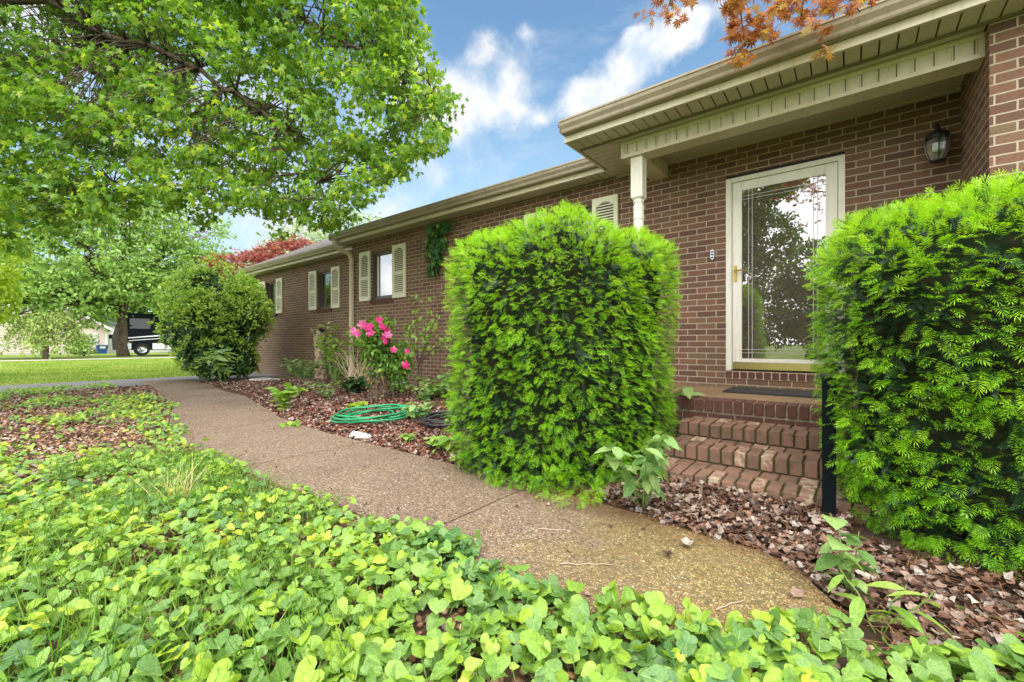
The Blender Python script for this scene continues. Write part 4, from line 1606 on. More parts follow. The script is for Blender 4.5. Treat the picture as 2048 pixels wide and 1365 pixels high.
leaves_on(om, 'crown', T_PALM, cl[keep], .055, M['orange'], None, .5, .9)


# ------------------------------------------------------------------ garden bed: bushes and plants
def clump_bush(name, c, r, n, size, mat, matnew, label, cat, tmpl, group=None, nnew=0, seed=0, stems=10, core=False):
    root = empty(name, (c[0], c[1], float(gz(c[0], c[1]))), label, cat, group)
    rs = np.random.RandomState(seed)
    dl = rs.normal(size=(16, 3))
    dl /= np.linalg.norm(dl, axis=1)[:, None]
    dl[:6] = [(.75 * math.cos(i * 1.05), .75 * math.sin(i * 1.05), -1.1) for i in range(6)]
    lob = [(np.array(c) + d_ * np.array(r) * rs.uniform(.42, .66), np.array(r) * rs.uniform(.28, .46)) for d_ in dl] + [(np.array(c), np.array(r) * .82)]
    P, O = [], []
    for lc, lr in lob:
        k = n // len(lob)
        p = blob(k, lc, lr, .55)
        P.append(p)
        O.append(nrm(p - lc))
    P, O = np.concatenate(P), np.concatenate(O)
    z0 = float(gz(c[0], c[1]))
    kk = P[:, 2] > z0 + .12
    P, O = P[kk], O[kk]
    leaves_on(root, 'foliage', tmpl, P, size, mat, O * .2 + np.array([0, 0, .3]), 0, .8, upn=.5, face=O + np.array([0, 0, .5]))
    if matnew:
        P, O = [], []
        k = nnew // len(lob) // 7
        for lc, lr in lob:
            d_ = rand_dir(k * 3)
            cc = lc + d_ * lr * rs.uniform(.96, 1.22, (k * 3, 1))
            # only tufts on the outside of the whole bush, most of them high on it
            outer = np.ones(len(cc), bool)
            for l2, r2 in lob:
                if l2 is not lc:
                    outer &= (((cc - l2) / r2) ** 2).sum(1) > .8
            hz = (cc[:, 2] - c[2]) / r[2]
            keep = outer & (rs.rand(len(cc)) < np.clip(.42 + .75 * hz + .35 * d_[:, 2], .10, 1))
            for q, dv in zip(cc[keep], d_[keep]):
                P.append(blob(9, q, (.075, .075, .06)))
                O.append(np.repeat(dv[None], 9, 0))
        P, O = np.concatenate(P), np.concatenate(O)
        kk = P[:, 2] > z0 + .2
        P, O = P[kk], O[kk]
        leaves_on(root, 'new_leaves', tmpl, P, size * .82, matnew, O * .5 + np.array([0, 0, .5]), 0, .7, upn=.5, face=O + np.array([0, 0, .6]))
    mb = MB()
    for i in range(stems):
        a = rs.rand() * 6.28
        e = np.array(c) + np.array([math.cos(a) * r[0] * .6, math.sin(a) * r[1] * .6, rs.uniform(-.2, .5) * r[2]])
        tapered(mb, limb_path((c[0] + math.cos(a) * .12, c[1] + math.sin(a) * .12, z0 - .05), e, .05, 6, .08), .03, .008, 5)
    mb.build('stems', M['bark'], root)
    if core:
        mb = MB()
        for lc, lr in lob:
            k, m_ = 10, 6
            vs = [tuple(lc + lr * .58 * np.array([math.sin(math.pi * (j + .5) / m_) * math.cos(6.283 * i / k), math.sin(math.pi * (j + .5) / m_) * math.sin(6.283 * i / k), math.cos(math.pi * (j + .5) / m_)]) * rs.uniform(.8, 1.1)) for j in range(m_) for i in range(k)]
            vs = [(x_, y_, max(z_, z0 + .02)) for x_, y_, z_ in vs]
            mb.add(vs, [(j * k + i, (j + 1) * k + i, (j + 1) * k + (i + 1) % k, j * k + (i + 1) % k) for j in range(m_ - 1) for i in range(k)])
        mb.build('shade_core', M['core'], root)  # closed dark lumps: shade within the foliage put into their colour
    return root


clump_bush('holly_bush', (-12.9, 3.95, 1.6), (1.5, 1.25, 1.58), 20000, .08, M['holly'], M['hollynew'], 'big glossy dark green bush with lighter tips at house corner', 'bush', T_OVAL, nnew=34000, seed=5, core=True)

# red-leaved tree behind the bush
crown_tree('red_maple', (-17.5, 7.2), 4.6, .13, [((-17.6, 6.6, 3.6), (1.6, 1.6, .75)), ((-16.6, 7.8, 4.15), (1.6, 1.5, .75)), ((-18.6, 6.2, 3.2), (1.3, 1.3, .8)), ((-16.3, 8.6, 4.0), (1.5, 1.4, .8)), ((-18.2, 7.6, 3.2), (1.4, 1.4, .9))],
           120, .10, M['redleaf'], 'red leaved maple rising behind the glossy bush', tmpl=T_PALM, clump=.28)


def weed(name, x, y, h, n, leaf, mat, label, tmpl=T_BROAD, spread=.12, cat='weed', stems=5, lean=(0, 0), group=None, droop=.25, low=.15, stemmat=None, z=None):
    """stems from one root, each carrying leaves along it"""
    z0 = float(gz(x, y)) if z is None else z
    root = empty(name, (x, y, z0), label, cat, group)
    mb = MB()
    P, O = [], []
    for s in range(stems):
        a = RS.rand() * 6.28
        e = np.array([x + lean[0] + math.cos(a) * spread * RS.uniform(.5, 1.3), y + lean[1] + math.sin(a) * spread * RS.uniform(.5, 1.3), z0 + h * RS.uniform(.65, 1.0)])
        p = limb_path((x, y, z0 - .02), e, .08, 6, .05)
        tapered(mb, p, max(.003, h * .008), .0015, 4)
        k = max(2, n // stems)
        for i in range(k):
            f = low + (1 - low) * (i + RS.rand() * .6) / k
            q = np.array([np.interp(f * 5, np.arange(6), p[:, j]) for j in range(3)])
            ang = i * 2.4 + RS.rand()
            P.append(q)
            O.append((math.cos(ang), math.sin(ang), .25))
    mb.build('stems', stemmat or M['stem'], root)
    leaves_on(root, 'leaves', tmpl, np.array(P), leaf, mat, np.array(O), droop, .25, upn=.25)
    return root


def G(px, py, z=.06):
    return ground_at(px, py, z)


weed('pokeweed', *G(445, 772), .85, 40, .30, M['weed'], 'tall weed with long pale pointed leaves before glossy bush', leaf_oval(.2, .3, .35), .22, stems=4, droop=-.1, low=.45)
weed('weed_plant', *G(520, 745), 0.35, 60, 0.11, M['weedlime'], 'low bright weed between the pokeweed and the log', T_BROAD, .35)
weed('weed_plant', *G(610, 762), 0.55, 170, 0.12, M['weed'], 'leafy sprawling weed at the foot of the peeled log', T_BROAD, .55, stems=16)
weed('weed_plant', -9.2, 5.25, 0.6, 160, 0.12, M['weed'], 'spreading green weed between log and downspout', T_OVAL, .6, stems=14)
weed('sumac_seedling', -8.35, 4.72, 1.25, 110, 0.15, M['weedlime'], 'upright pale green seedling in front of the downspout', T_OVAL, .38, stems=9, low=.45)
weed('weed_plant', -7.45, 4.75, 0.95, 110, 0.09, M['weed'], 'green stems against the wall beside downspout', T_OVAL, .3, stems=9)
weed('hosta', *G(705, 793), 0.3, 57, .2, M['fardark'], 'low dark green broad leaved plant under the dry stalks', T_BROAD, .18, cat='plant', stems=6)
weed('lime_seedling', *G(562, 815), .40, 30, .12, M['weedlime'], 'bright green round leaved seedling in mulch near the walkway', T_HEART, .2, stems=6)
weed('weed_plant', *G(580, 848), 0.1, 30, .07, M['weedlime'], 'tiny green weed at the edge of the walkway, before the mulch', T_BROAD, .1)
weed('weed_plant', *G(655, 800), 0.3, 50, 0.1, M['weed'], 'grey green weed standing in mulch below the log', T_OVAL, .3)
weed('weed_plant', *G(695, 818), 0.1, 30, .10, M['farlime'], 'flat yellow green weed on mulch above the green hose', T_BROAD, .2)
weed('weed_plant', *G(835, 838), 0.24, 50, 0.09, M['weed'], 'weed growing between the green and black hoses', T_BROAD, .2)
weed('weed_plant', *G(845, 812), 0.3, 70, 0.11, M['weed'], 'leafy weed at the base of the thin sapling', T_BROAD, .35, stems=8)
weed('weed_plant', *G(880, 808), 0.42, 80, 0.12, M['weed'], 'leafy weed against the wall beside the left yew', T_BROAD, .35, stems=8)
weed('weed_plant', *G(876, 892), 0.14, 22, .14, M['weedlime'], 'three leaved pale weed by the lower left of left yew', T_OVAL, .1, stems=2)
weed('weed_plant', *G(815, 875), 0.12, 19, .07, M['weedlime'], 'small sprout in mulch below the green hose', T_BROAD, .06, stems=2)
weed('weed_plant', *G(600, 790), 0.14, 35, .08, M['weedlime'], 'short lime weed beside the round leaved seedling', T_BROAD, .15)
weed('young_ash', *G(1285, 1000, .08), 0.5, 90, 0.1, M['weed'], 'leafy green seedling leaning out between left yew and steps', T_OVAL, .2, stems=7, lean=(.06, -.22), low=.3, droop=.5)
weed('stoop_weed', -1.12, 4.0, .14, 6, .14, M['weed'], 'single broad leaved weed on the edge of stoop', T_OVAL, .1, stems=2, z=.47, lean=(0, -.12), droop=.5)
weed('corner_weed', *G(1705, 1180, .05), .36, 26, .085, M['weed'], 'upright weed beside right yew at the end of walkway', T_BROAD, .07, stems=3, lean=(-.02, .0))
weed('corner_weed', *G(1760, 1240, .05), .26, 16, .11, M['weedlime'], 'narrow lime leaved weed among violets below the right yew', T_LANCE, .1, stems=3)

# thin sapling against the wall
sx, sy = G(838, 800)
sap = empty('sapling', (sx, sy, float(gz(sx, sy))), 'thin dark stemmed sapling with sparse pale leaves against brick', 'sapling')
mb = MB()
P = []
z0 = float(gz(sx, sy))
for k, (dx, dy, hh) in enumerate(((-.25, .15, 1.55), (.05, .2, 1.5), (.25, .1, 1.2), (-.45, .1, 1.1), (.5, .2, .95))):
    p = limb_path((sx, sy, z0 + (.0 if k < 2 else .5)), (sx + dx, sy + dy, z0 + hh), .06, 8, .03)
    tapered(mb, p, .013, .003, 5)
    for q in p[3:]:
        P.append(blob(7, q, (.14, .12, .09)))
mb.build('stems', M['twig'], sap)
leaves_on(sap, 'leaves', T_OVAL, np.concatenate(P), .085, M['weedlime'], None, .2, .9)

# clematis on wire stakes
cx, cy = G(762, 806)
clem = empty('clematis', (cx, cy, float(gz(cx, cy))), 'clematis climbing wire stakes with large magenta flowers', 'flowering plant')
z0 = float(gz(cx, cy))
fr_ = np.array([math.cos(YAW), math.sin(YAW), 0])         # rightwards along the bed
bk_ = np.array([-math.sin(YAW), math.cos(YAW), 0])
cb0 = np.array([cx, cy, z0])


def cp(r, h, b=0):
    return cb0 + fr_ * r + bk_ * b + np.array([0, 0, h])


P = np.concatenate([blob(1000, cp(-.12, .95), (.36, .25, .30)), blob(800, cp(-.05, .62, .05), (.30, .22, .32)), blob(800, cp(.24, .58, .05), (.26, .22, .33)), blob(120, cp(0, 1.15), (.26, .18, .14)), blob(90, cp(.25, .25, .1), (.2, .15, .16))])
leaves_on(clem, 'leaves', T_OVAL, P, .08, M['clem'], None, .35, .9)
P = blob(330, cp(-.08, .4), (.22, .18, .4))
leaves_on(clem, 'dry_leaves', T_OVAL, P, .045, principled('withered_leaf', (.24, .17, .08), .9, .1), None, .8, .8)
mb = MB()
for r, h, b in ((-.22, .9, 0), (-.06, .95, -.1), (.08, 1.1, -.05), (.1, .85, .1), (.26, .7, 0)):
    p = cp(r * .7, 0, b)
    mb.tube([tuple(p), tuple(p + np.array([0, 0, h]))], .004, 5)
for z in (.35, .65):
    mb.tube([tuple(cp(r, z, b)) for r, b in ((-.18, 0), (0, -.1), (.16, 0), (0, .12), (-.18, 0))], .003, 4)
mb.build('wire_stakes', principled('galvanised_wire', (.3, .36, .34), .4, .5, metal=.5), clem)
mb = MB()
for _ in range(9):
    tapered(mb, limb_path(cp(RS.normal() * .07, 0), cp(RS.normal() * .2, RS.uniform(.6, 1.1), RS.normal() * .08), .05, 6, .06), .006, .002, 4)
mb.build('vines', M['twig'], clem)


def flower(p, nrm_, size, mat):
    vs, fs = [], []
    t = nrm(np.array([nrm_]))[0]
    a = nrm(np.cross(t, [0, 0, 1.])[None])[0]
    b = np.cross(t, a)
    P_, T_, N_ = [], [], []
    for k in range(6):
        th = k * math.pi / 3 + RS.rand() * .3
        d = a * math.cos(th) + b * math.sin(th)
        P_.append(p)
        T_.append(d + t * .15)
        N_.append(t + d * -.2)
    o = scatter('flower', leaf_oval(.3, .15, .2), np.array(P_), frames(np.array(T_), np.array(N_)), np.full(6, size) * RS.uniform(.85, 1.1, 6), mat, clem)
    return o


for px, py, s, mt in ((725, 650, .085, 'petal2'), (737, 655, .08, 'petal'), (708, 662, .07, 'petal2'), (714, 668, .07, 'petal2'), (741, 666, .07, 'petal'), (758, 640, .065, 'petal'), (764, 653, .06, 'petal'),
                      (773, 660, .065, 'petal'), (770, 674, .085, 'petal'), (776, 670, .07, 'petal2'), (770, 684, .055, 'petal'), (787, 700, .055, 'petal'), (814, 703, .045, 'petal'), (811, 731, .07, 'petal')):
    d_ = ray(px, py)
    dep = (cx * -math.sin(YAW) + cy * math.cos(YAW)) - .28
    p = np.array([0, 0, CZ]) + d_ * dep
    flower(p, -d_ + RS.normal(size=3) * .3 + np.array([0, 0, .2]), s, M[mt])

# dry stalks of an old ornamental clump
gx, gy = G(715, 785)
dry = empty('dry_stalks', (gx, gy, float(gz(gx, gy))), 'bare straw coloured stalks fanning out beside the clematis', 'dead plant')
mb = MB()
for i in range(44):
    e = np.array([gx, gy, .12]) + fr_ * RS.uniform(-.42, .35) + bk_ * RS.uniform(-.25, .3) + np.array([0, 0, RS.uniform(.35, .75)])
    b0 = np.array([gx, gy, .1]) + fr_ * RS.uniform(-.15, .2) + bk_ * RS.uniform(-.1, .15)
    tapered(mb, limb_path(b0, e, .03, 6, .03), .005, .003, 4)
mb.build('stalks', M['stalk'], dry)

# peeled log standing on end
gx, gy = -10.15, 5.33
log = empty('upright_log', (gx, gy, .08), 'peeled pale log standing upright against the brick, splintered top', 'log')
mb = MB()
n = 20
zs = np.linspace(.02, 1.25, 14)
vs, fs = [], []
for i, z in enumerate(zs):
    f = i / 13
    r = .19 * (1.0 - .28 * math.sin(math.pi * min(f * .9, 1))) * (1 + .12 * (f > .85))
    for k in range(n):
        th = 2 * math.pi * k / n
        rr = r * (1 + .08 * math.sin(3 * th + z * 2) + .04 * math.sin(7 * th + 5 * z))
        vs.append((gx + .06 - .12 * f + rr * math.cos(th), gy + .05 * f + rr * math.sin(th) * .9, z + (.05 * math.sin(5 * th) if i == 13 else 0)))
for i in range(13):
    for k in range(n):
        fs.append((i * n + k, i * n + (k + 1) % n, (i + 1) * n + (k + 1) % n, (i + 1) * n + k))
mb.add(vs, fs)
mb.cur = 1
for i in range(16):
    th = 2.2 + RS.rand() * 3.4
    p0 = np.array([gx - .06 + .17 * math.cos(th), gy + .05 + .15 * math.sin(th), 1.16])
    p1 = p0 + np.array([math.cos(th) * RS.uniform(.02, .16), math.sin(th) * RS.uniform(.02, .12), RS.uniform(.06, .2)])
    mb.tube([tuple(p0), tuple(p1)], [.012, .002], 4)
mb.build('wood', [M['log'], principled('splinter', (.5, .41, .28), .9, .1)], log, True)
mb = MB()
mb.lathe([(.13, 1.19), (.135, 1.25), (.11, 1.30), (.04, 1.33)], gx - .04, gy + .03, 10)
mb.build('rotted_top', M['logdark'], log)

# ivy on the wall
ivy = empty('wall_ivy', (-5.9, YW, 2.95), 'dark green creeper hanging on brick below the eave', 'climbing plant')
P, T_, N_ = [], [], []
for i in range(330):
    f = RS.rand() ** 1.2
    x = -5.63 - .17 * f + RS.normal() * .17 * (1 - .72 * f)
    P.append((x, YW - .02 - RS.rand() * .10, 3.06 - f * .86))
    T_.append((RS.normal() * .7, -.5 + RS.normal() * .4, -1))
    N_.append((RS.normal() * .5, -1, .6 + RS.normal() * .4))
scatter('leaves', T_BROAD, np.array(P), frames(np.array(T_), np.array(N_)), RS.uniform(.06, .13, 330), M['ivy'], ivy)
mb = MB()
for k in range(3):
    p = limb_path((-5.72 + .07 * k, YW - .012, 3.05), (-5.9 + .1 * k, YW - .012, .3), 0, 14, .012)
    p[:, 1] = YW - .01
    tapered(mb, p, .006, .003, 4)
mb.build('stems', M['twig'], ivy)


# hoses
def coil(name, c, rx, ry, turns, r, mat, label, z0, rot, seed):
    rs = np.random.RandomState(seed)
    pts = []
    n = int(turns * 44)
    for i in range(n):
        t = 2 * math.pi * i / 44
        k = i / n
        w_ = .60 + .40 * abs(math.sin(k * 7.3 + seed)) + .07 * math.sin(2 * t + k * 23) + .035 * math.sin(5 * t + k * 9)
        ox, oy = .17 * math.sin(k * 11 + seed), .13 * math.cos(k * 17)
        x, y = rx * (w_ * math.cos(t) + ox), ry * (w_ * math.sin(t) + oy)
        lay = r * (.9 + 2.0 * (i // 44) * .55 + .8 * math.sin(2 * t + k * 17) ** 2)
        X = c[0] + x * math.cos(rot) - y * math.sin(rot)
        Y = c[1] + x * math.sin(rot) + y * math.cos(rot)
        pts.append((X, Y, float(gz(X, Y)) + z0 + lay))
    e = pts[-1]
    for j in range(1, 9):
        pts.append((e[0] + .05 * j, e[1] + .035 * j + .02 * math.sin(j), e[2] * (1 - j / 9) + (float(gz(e[0], e[1])) + r + z0) * j / 9))
    mb = MB()
    mb.tube(pts, r, 8)
    o = mb.build(name, mat, None, True)
    return tag(o, label, 'hose')


coil('garden_hose', (-4.5, 3.08), .47, .40, 6, .011, M['hose'], 'green garden hose coiled flat on the red mulch', .025, math.radians(38), 2)
coil('garden_hose', (-3.45, 3.35), .38, .30, 6, .011, M['bhose'], 'black garden hose coiled behind the left yew', .025, math.radians(38), 5)


def flat_stone(name, x, y, rx, ry, h, label, seed):
    r = np.random.RandomState(seed)
    n = 11
    mb = MB()
    z = float(gz(x, y))
    rr = [r.uniform(.75, 1.1) for _ in range(n)]
    vs = []
    for s, zz in ((1.0, z - .01), (1.0, z + h * .6), (.9, z + h)):
        for k in range(n):
            a = 2 * math.pi * k / n
            vs.append((x + rx * rr[k] * s * math.cos(a), y + ry * rr[k] * s * math.sin(a), zz + .12 * h * math.sin(3 * a)))
    fs = [(j * n + k, j * n + (k + 1) % n, (j + 1) * n + (k + 1) % n, (j + 1) * n + k) for j in range(2) for k in range(n)] + [tuple(2 * n + k for k in range(n))]
    mb.add(vs, fs)
    return tag(mb.build(name, M['slab']), label, 'stone')


flat_stone('flat_stone', *G(718, 866), .17, .09, .045, 'pale flat stone on the mulch between walkway and green hose', 3)
flat_stone('stepping_stone', *G(528, 762), .55, .32, .05, 'grey stepping stone in the mulch beside the pokeweed', 8)

# ------------------------------------------------------------------ loose ground stuff
VX, VY = ray(0, 0)[:2], None


def in_view(x, y, pad=.25):
    """keep only what could be seen from near the photograph's viewpoint"""
    f = -x * math.sin(YAW) + y * math.cos(YAW)
    r = x * math.cos(YAW) + y * math.sin(YAW)
    return (f > .35) & (np.abs(r) < (1.19 + pad) * f + .5)


def vnoise(x, y, s, seed):
    """smooth value noise"""
    r = np.random.RandomState(seed).rand(64, 64)
    X, Y = np.asarray(x) * s + 100, np.asarray(y) * s + 100
    i, j = np.floor(X).astype(int), np.floor(Y).astype(int)
    fx, fy = X - i, Y - j
    fx, fy = fx * fx * (3 - 2 * fx), fy * fy * (3 - 2 * fy)
    g = lambda a, b: r[a % 64, b % 64]
    return (g(i, j) * (1 - fx) + g(i + 1, j) * fx) * (1 - fy) + (g(i, j + 1) * (1 - fx) + g(i + 1, j + 1) * fx) * fy


def spread(n, x0, x1, y0, y1):
    x = RS.uniform(x0, x1, n)
    y = RS.uniform(y0, y1, n)
    return x, y


def flat_frames(n, tilt=.35):
    nv = nrm(np.stack([RS.normal(size=n) * tilt, RS.normal(size=n) * tilt, np.ones(n)], 1))
    a = RS.rand(n) * 6.283
    return frames(np.stack([np.cos(a), np.sin(a), np.zeros(n)], 1), nv)


def hedge_free(x, y):
    return ~((((x + 1.78) / .78) ** 2 + ((y - 2.95) / .72) ** 2 < 1) | ((np.abs(x - .8) < .8) & (np.abs(y - 3.1) < .65)) | ((x > -1.0) & (y > 2.76) & (x < .7)) | (y > 5.1) | ((x > SX0) & (y > 3.8)))


# red mulch of the bed
x, y = spread(34000, -12.3, -1.2, 2.2, 5.15)
k = (y > walk_r(x) - .01 + .03 * np.sin(x * 9)) & hedge_free(x, y) & in_view(x, y)
k &= RS.rand(len(x)) < np.where(x > -6.5, 1, .6)
x, y = x[k], y[k]
s = RS.uniform(.018, .046, len(x))
o = scatter('red_mulch', T_LAVA, np.stack([x, y, gz(x, y) + s * .25], 1), flat_frames(len(x), .6), s, M['lava'])
tag(o, 'red lava rock mulch covering the flower bed', 'mulch', kind='stuff')

# pebbles under the violets
x, y = spread(34000, -12.55, 1.8, -1.2, 2.55)
k = (~in_walk(x, y)) & (y < walk_l(x)) & in_view(x, y) | ((x > -.02) & (y < 1.75) & in_view(x, y))
k &= (y < walk_l(x)) | (x > -.02)
x, y = x[k], y[k]
near = np.hypot(x, y) < 3.2
s = RS.uniform(.016, .042, len(x))
cc_ = np.stack([x, y, gz(x, y) + s * .22], 1)
ff = flat_frames(len(x), .4)
o = scatter('gravel', T_PEBLO, cc_[~near], ff[~near], s[~near], M['pebble'], smooth=True)
tag(o, 'brown river gravel among the violets', 'gravel', kind='stuff')
xn, yn = spread(9000, -3.2, 1.8, .3, 1.75)
k = (yn < walk_l(xn)) | (xn > -.02)
k &= in_view(xn, yn) & (np.hypot(xn, yn) < 3.2)
xn, yn = xn[k], yn[k]
s = RS.uniform(.012, .030, len(xn))
o = scatter('gravel', T_PEB, np.stack([xn, yn, gz(xn, yn) + s * .25], 1), flat_frames(len(xn), .4), s, M['pebble'], smooth=True)
tag(o, 'near brown pebbles showing between violet leaves', 'gravel', kind='stuff')

# fallen leaves: thick before the steps, thinner elsewhere
x, y = spread(15000, -1.75, 1.9, 1.55, 2.85)
wr = np.where(x < -.1, walk_r(np.minimum(x, -.1)) - .03, np.where(x < .1, 1.95, 1.62))
edge = wr + (vnoise(x, y, 3, 4) - .5) * .22
k = (y > edge) & hedge_free(x, y)
x, y = x[k], y[k]
xb, yb = spread(9000, -12, -1.3, 2.25, 5.1)
k = (yb > walk_r(xb)) & hedge_free(xb, yb) & in_view(xb, yb)
xb, yb = xb[k], yb[k]
xc, yc = spread(7500, -12.5, 1.5, -.8, 2.5)
k = ((yc < walk_l(xc)) | (xc > 0)) & in_view(xc, yc)
xc, yc = xc[k], yc[k]
X, Y = np.r_[x, xb, xc], np.r_[y, yb, yc]
lift = np.r_[RS.uniform(.004, .055, len(x)), RS.uniform(.008, .03, len(xb)), RS.uniform(.008, .03, len(xc))]
S = np.r_[RS.uniform(.022, .055, len(x)) * np.where(x > .05, .85, 1), RS.uniform(.03, .06, len(xb)), RS.uniform(.025, .06, len(xc))]
o = scatter('fallen_leaves', T_DEAD, np.stack([X, Y, gz(X, Y) + lift], 1), flat_frames(len(X), .75), S, M['dead'])
tag(o, 'brown fallen leaves piled before the steps', 'fallen leaves', kind='stuff')

# pine straw and grit in the litter
x, y = spread(2600, -1.6, 1.9, 1.6, 2.8)
k = (y > np.where(x < -.1, walk_r(np.minimum(x, -.1)) - .12, 1.6)) & hedge_free(x, y)
x, y = x[k], y[k]
a = RS.rand(len(x)) * 6.28
tv = nrm(np.stack([np.cos(a), np.sin(a), RS.normal(size=len(x)) * .1], 1))
o = scatter('pine_straw', ([(-.5, 0, 0), (.5, 0, 0), (.5, 1, 0), (-.5, 1, 0)], [(0, 1, 2, 3)]), np.stack([x, y, gz(x, y) + RS.uniform(.02, .06, len(x))], 1), frames(tv, np.tile([0, 0, 1.], (len(x), 1))),
            np.stack([np.full(len(x), .003), RS.uniform(.05, .13, len(x)), np.ones(len(x))], 1), principled('pine_needles', (.22, .11, .055), .8, .2))
tag(o, 'thin brown straw among the fallen leaves', 'straw', kind='stuff')

# crumbs of leaf and grit blown over the edges of the walk
x, y = spread(14000, -12, -.02, 1.2, 3.4)
de = np.minimum(walk_r(x) - y, y - walk_l(x))
nb = vnoise(x, y, 2.5, 77)
k = (de > 0) & (RS.rand(len(x)) < np.exp(-de / .09) * .75 + .035 * (nb > .5) + .10 * np.exp(-(walk_r(x) - y) / .25) * (x > -2.2)) & in_view(x, y)
x, y = x[k], y[k]
o = scatter('leaf_crumbs', T_DEAD, np.stack([x, y, np.full(len(x), .040)], 1), flat_frames(len(x), .3), RS.uniform(.006, .026, len(x)) * np.where(RS.rand(len(x)) < .7, .6, 1), M['dead'], rnd=RS.rand(len(x)) ** 1.5)
tag(o, 'crumbs of dead leaf and grit along the walkway edges', 'leaf litter', kind='stuff')

# violets
x, y = spread(120000, -13, 1.9, -2.0, 1.95)
r_ = np.hypot(x, y)
wl = np.where(x < -.02, walk_l(x), 1.95)
over_ = wl - y                                     # distance inside the walk's edge
ok = in_view(x, y, .35) & (r_ > .62)
ok &= ((x < -.02) & (over_ > -.10 * (vnoise(x, y, 2.2, 3) > .45) + .02)) | ((x >= -.02) & (y < 1.60 + .8 * np.clip(x, 0, .5)))
n1 = vnoise(x, y, 1.3, 11)
n2 = vnoise(x, y, 4.0, 12)
den = np.where(r_ < 2.3, .95, np.where(r_ < 4.3, .80, .36))
bare = smoothstep(4.6, 5.4, r_) * (over_ > .28)
den = den * (1 - .95 * bare * ((n1 < .60) | (n2 < .34)))
den = np.where((r_ > 2.2) & (n2 < .30), den * .25, den)
den = np.where((np.hypot(x + .55, y - .78) < .20) | (np.hypot(x + 1.05, y - .95) < .10), .05, den)
rho = np.where(r_ < 2.5, .62, np.where(r_ < 5, .55, .55))
ok &= RS.rand(len(x)) < den * rho
x, y, n1, n2, r_ = x[ok], y[ok], n1[ok], n2[ok], r_[ok]
m_ = len(x)
h = (.02 + .06 * RS.rand(m_) + .04 * n1) * np.where(r_ < 1.2, .8, 1.0)
a = RS.rand(m_) * 6.283
tilt = RS.normal(size=(m_, 3)) * np.array([.30, .30, 0]) + np.array([.08, -.16, 1.0])
tdir = np.stack([np.cos(a), np.sin(a), -.25 + .3 * RS.randn(m_)], 1)
s = RS.uniform(.026, .056, m_) * np.where((x > -1.6) & (r_ < 2.4), 1.15, .92) * np.where(RS.rand(m_) < .22, .6, 1.0) * np.where(RS.rand(m_) < .06, 1.25, 1.0)
o = scatter('violet_ground_cover', T_HEART, np.stack([x, y, gz(x, y) + h], 1), frames(tdir, nrm(tilt)), s, M['violet'], smooth=True, rnd=np.clip(RS.rand(m_) * .85 + .5 * (n2 - .5) + .05 + 2.0 * (h - .08), 0, 1))
tag(o, 'heart leaved violets carpeting the ground beside walkway', 'ground cover', kind='stuff')
# their stalks
sel = (r_ < 2.4) & (RS.rand(m_) < .5)
xs_, ys_, hs_ = x[sel], y[sel], h[sel]
k = len(xs_)
tv = nrm(np.stack([RS.normal(size=k) * .25, RS.normal(size=k) * .25, np.ones(k)], 1))
bz = gz(xs_, ys_)
o = scatter('violet_stalks', ([(-.5, 0, 0), (.5, 0, 0), (.5, -1, 0), (-.5, -1, 0)], [(0, 1, 2, 3)]), np.stack([xs_, ys_, bz + hs_], 1), frames(tv, nrm(RS.normal(size=(k, 3)))),
            np.stack([np.full(k, .0035), hs_, np.ones(k)], 1), M['stem'])
tag(o, 'thin green stalks under the violet leaves', 'ground cover', kind='stuff')

# grass among the violets, near left corner
x, y = spread(11000, -4.6, .1, -.2, 1.2)
nn_ = vnoise(x, y, 1.6, 31)
pxr = x * math.cos(YAW) + y * math.sin(YAW)
pf = -x * math.sin(YAW) + y * math.cos(YAW)
ok = in_view(x, y) & (pf > .8) & (pxr / np.maximum(pf, .1) < -.35) & (nn_ > .40)
x, y = x[ok], y[ok]
k = len(x)
tv = nrm(np.stack([RS.normal(size=k) * .4, RS.normal(size=k) * .4, np.ones(k)], 1))
o = scatter('grass', T_BLADE, np.stack([x, y, gz(x, y)], 1), frames(tv, nrm(RS.normal(size=(k, 3)))), np.stack([RS.uniform(.003, .006, k), RS.uniform(.09, .21, k), RS.uniform(.05, .25, k)], 1), M['grass'])
tag(o, 'thin grass blades among the violets', 'grass', kind='stuff')
# lawn blades beyond the drive
x, y = spread(60000, -34, -15.1, -6, 9.0)
k = in_view(x, y, .1) & (y < 5.5 + .1 * -x)
x, y = x[k], y[k]
k = len(x)
tv = nrm(np.stack([RS.normal(size=k) * .5, RS.normal(size=k) * .5, np.ones(k)], 1))
o = scatter('grass', T_BLADE, np.stack([x, y, gz(x, y) - .01], 1), frames(tv, nrm(RS.normal(size=(k, 3)))), np.stack([RS.uniform(.02, .04, k), RS.uniform(.04, .09, k), RS.uniform(.02, .06, k)], 1), M['lawnblade'])
tag(o, 'mown lawn grass beyond the driveway', 'grass', kind='stuff')

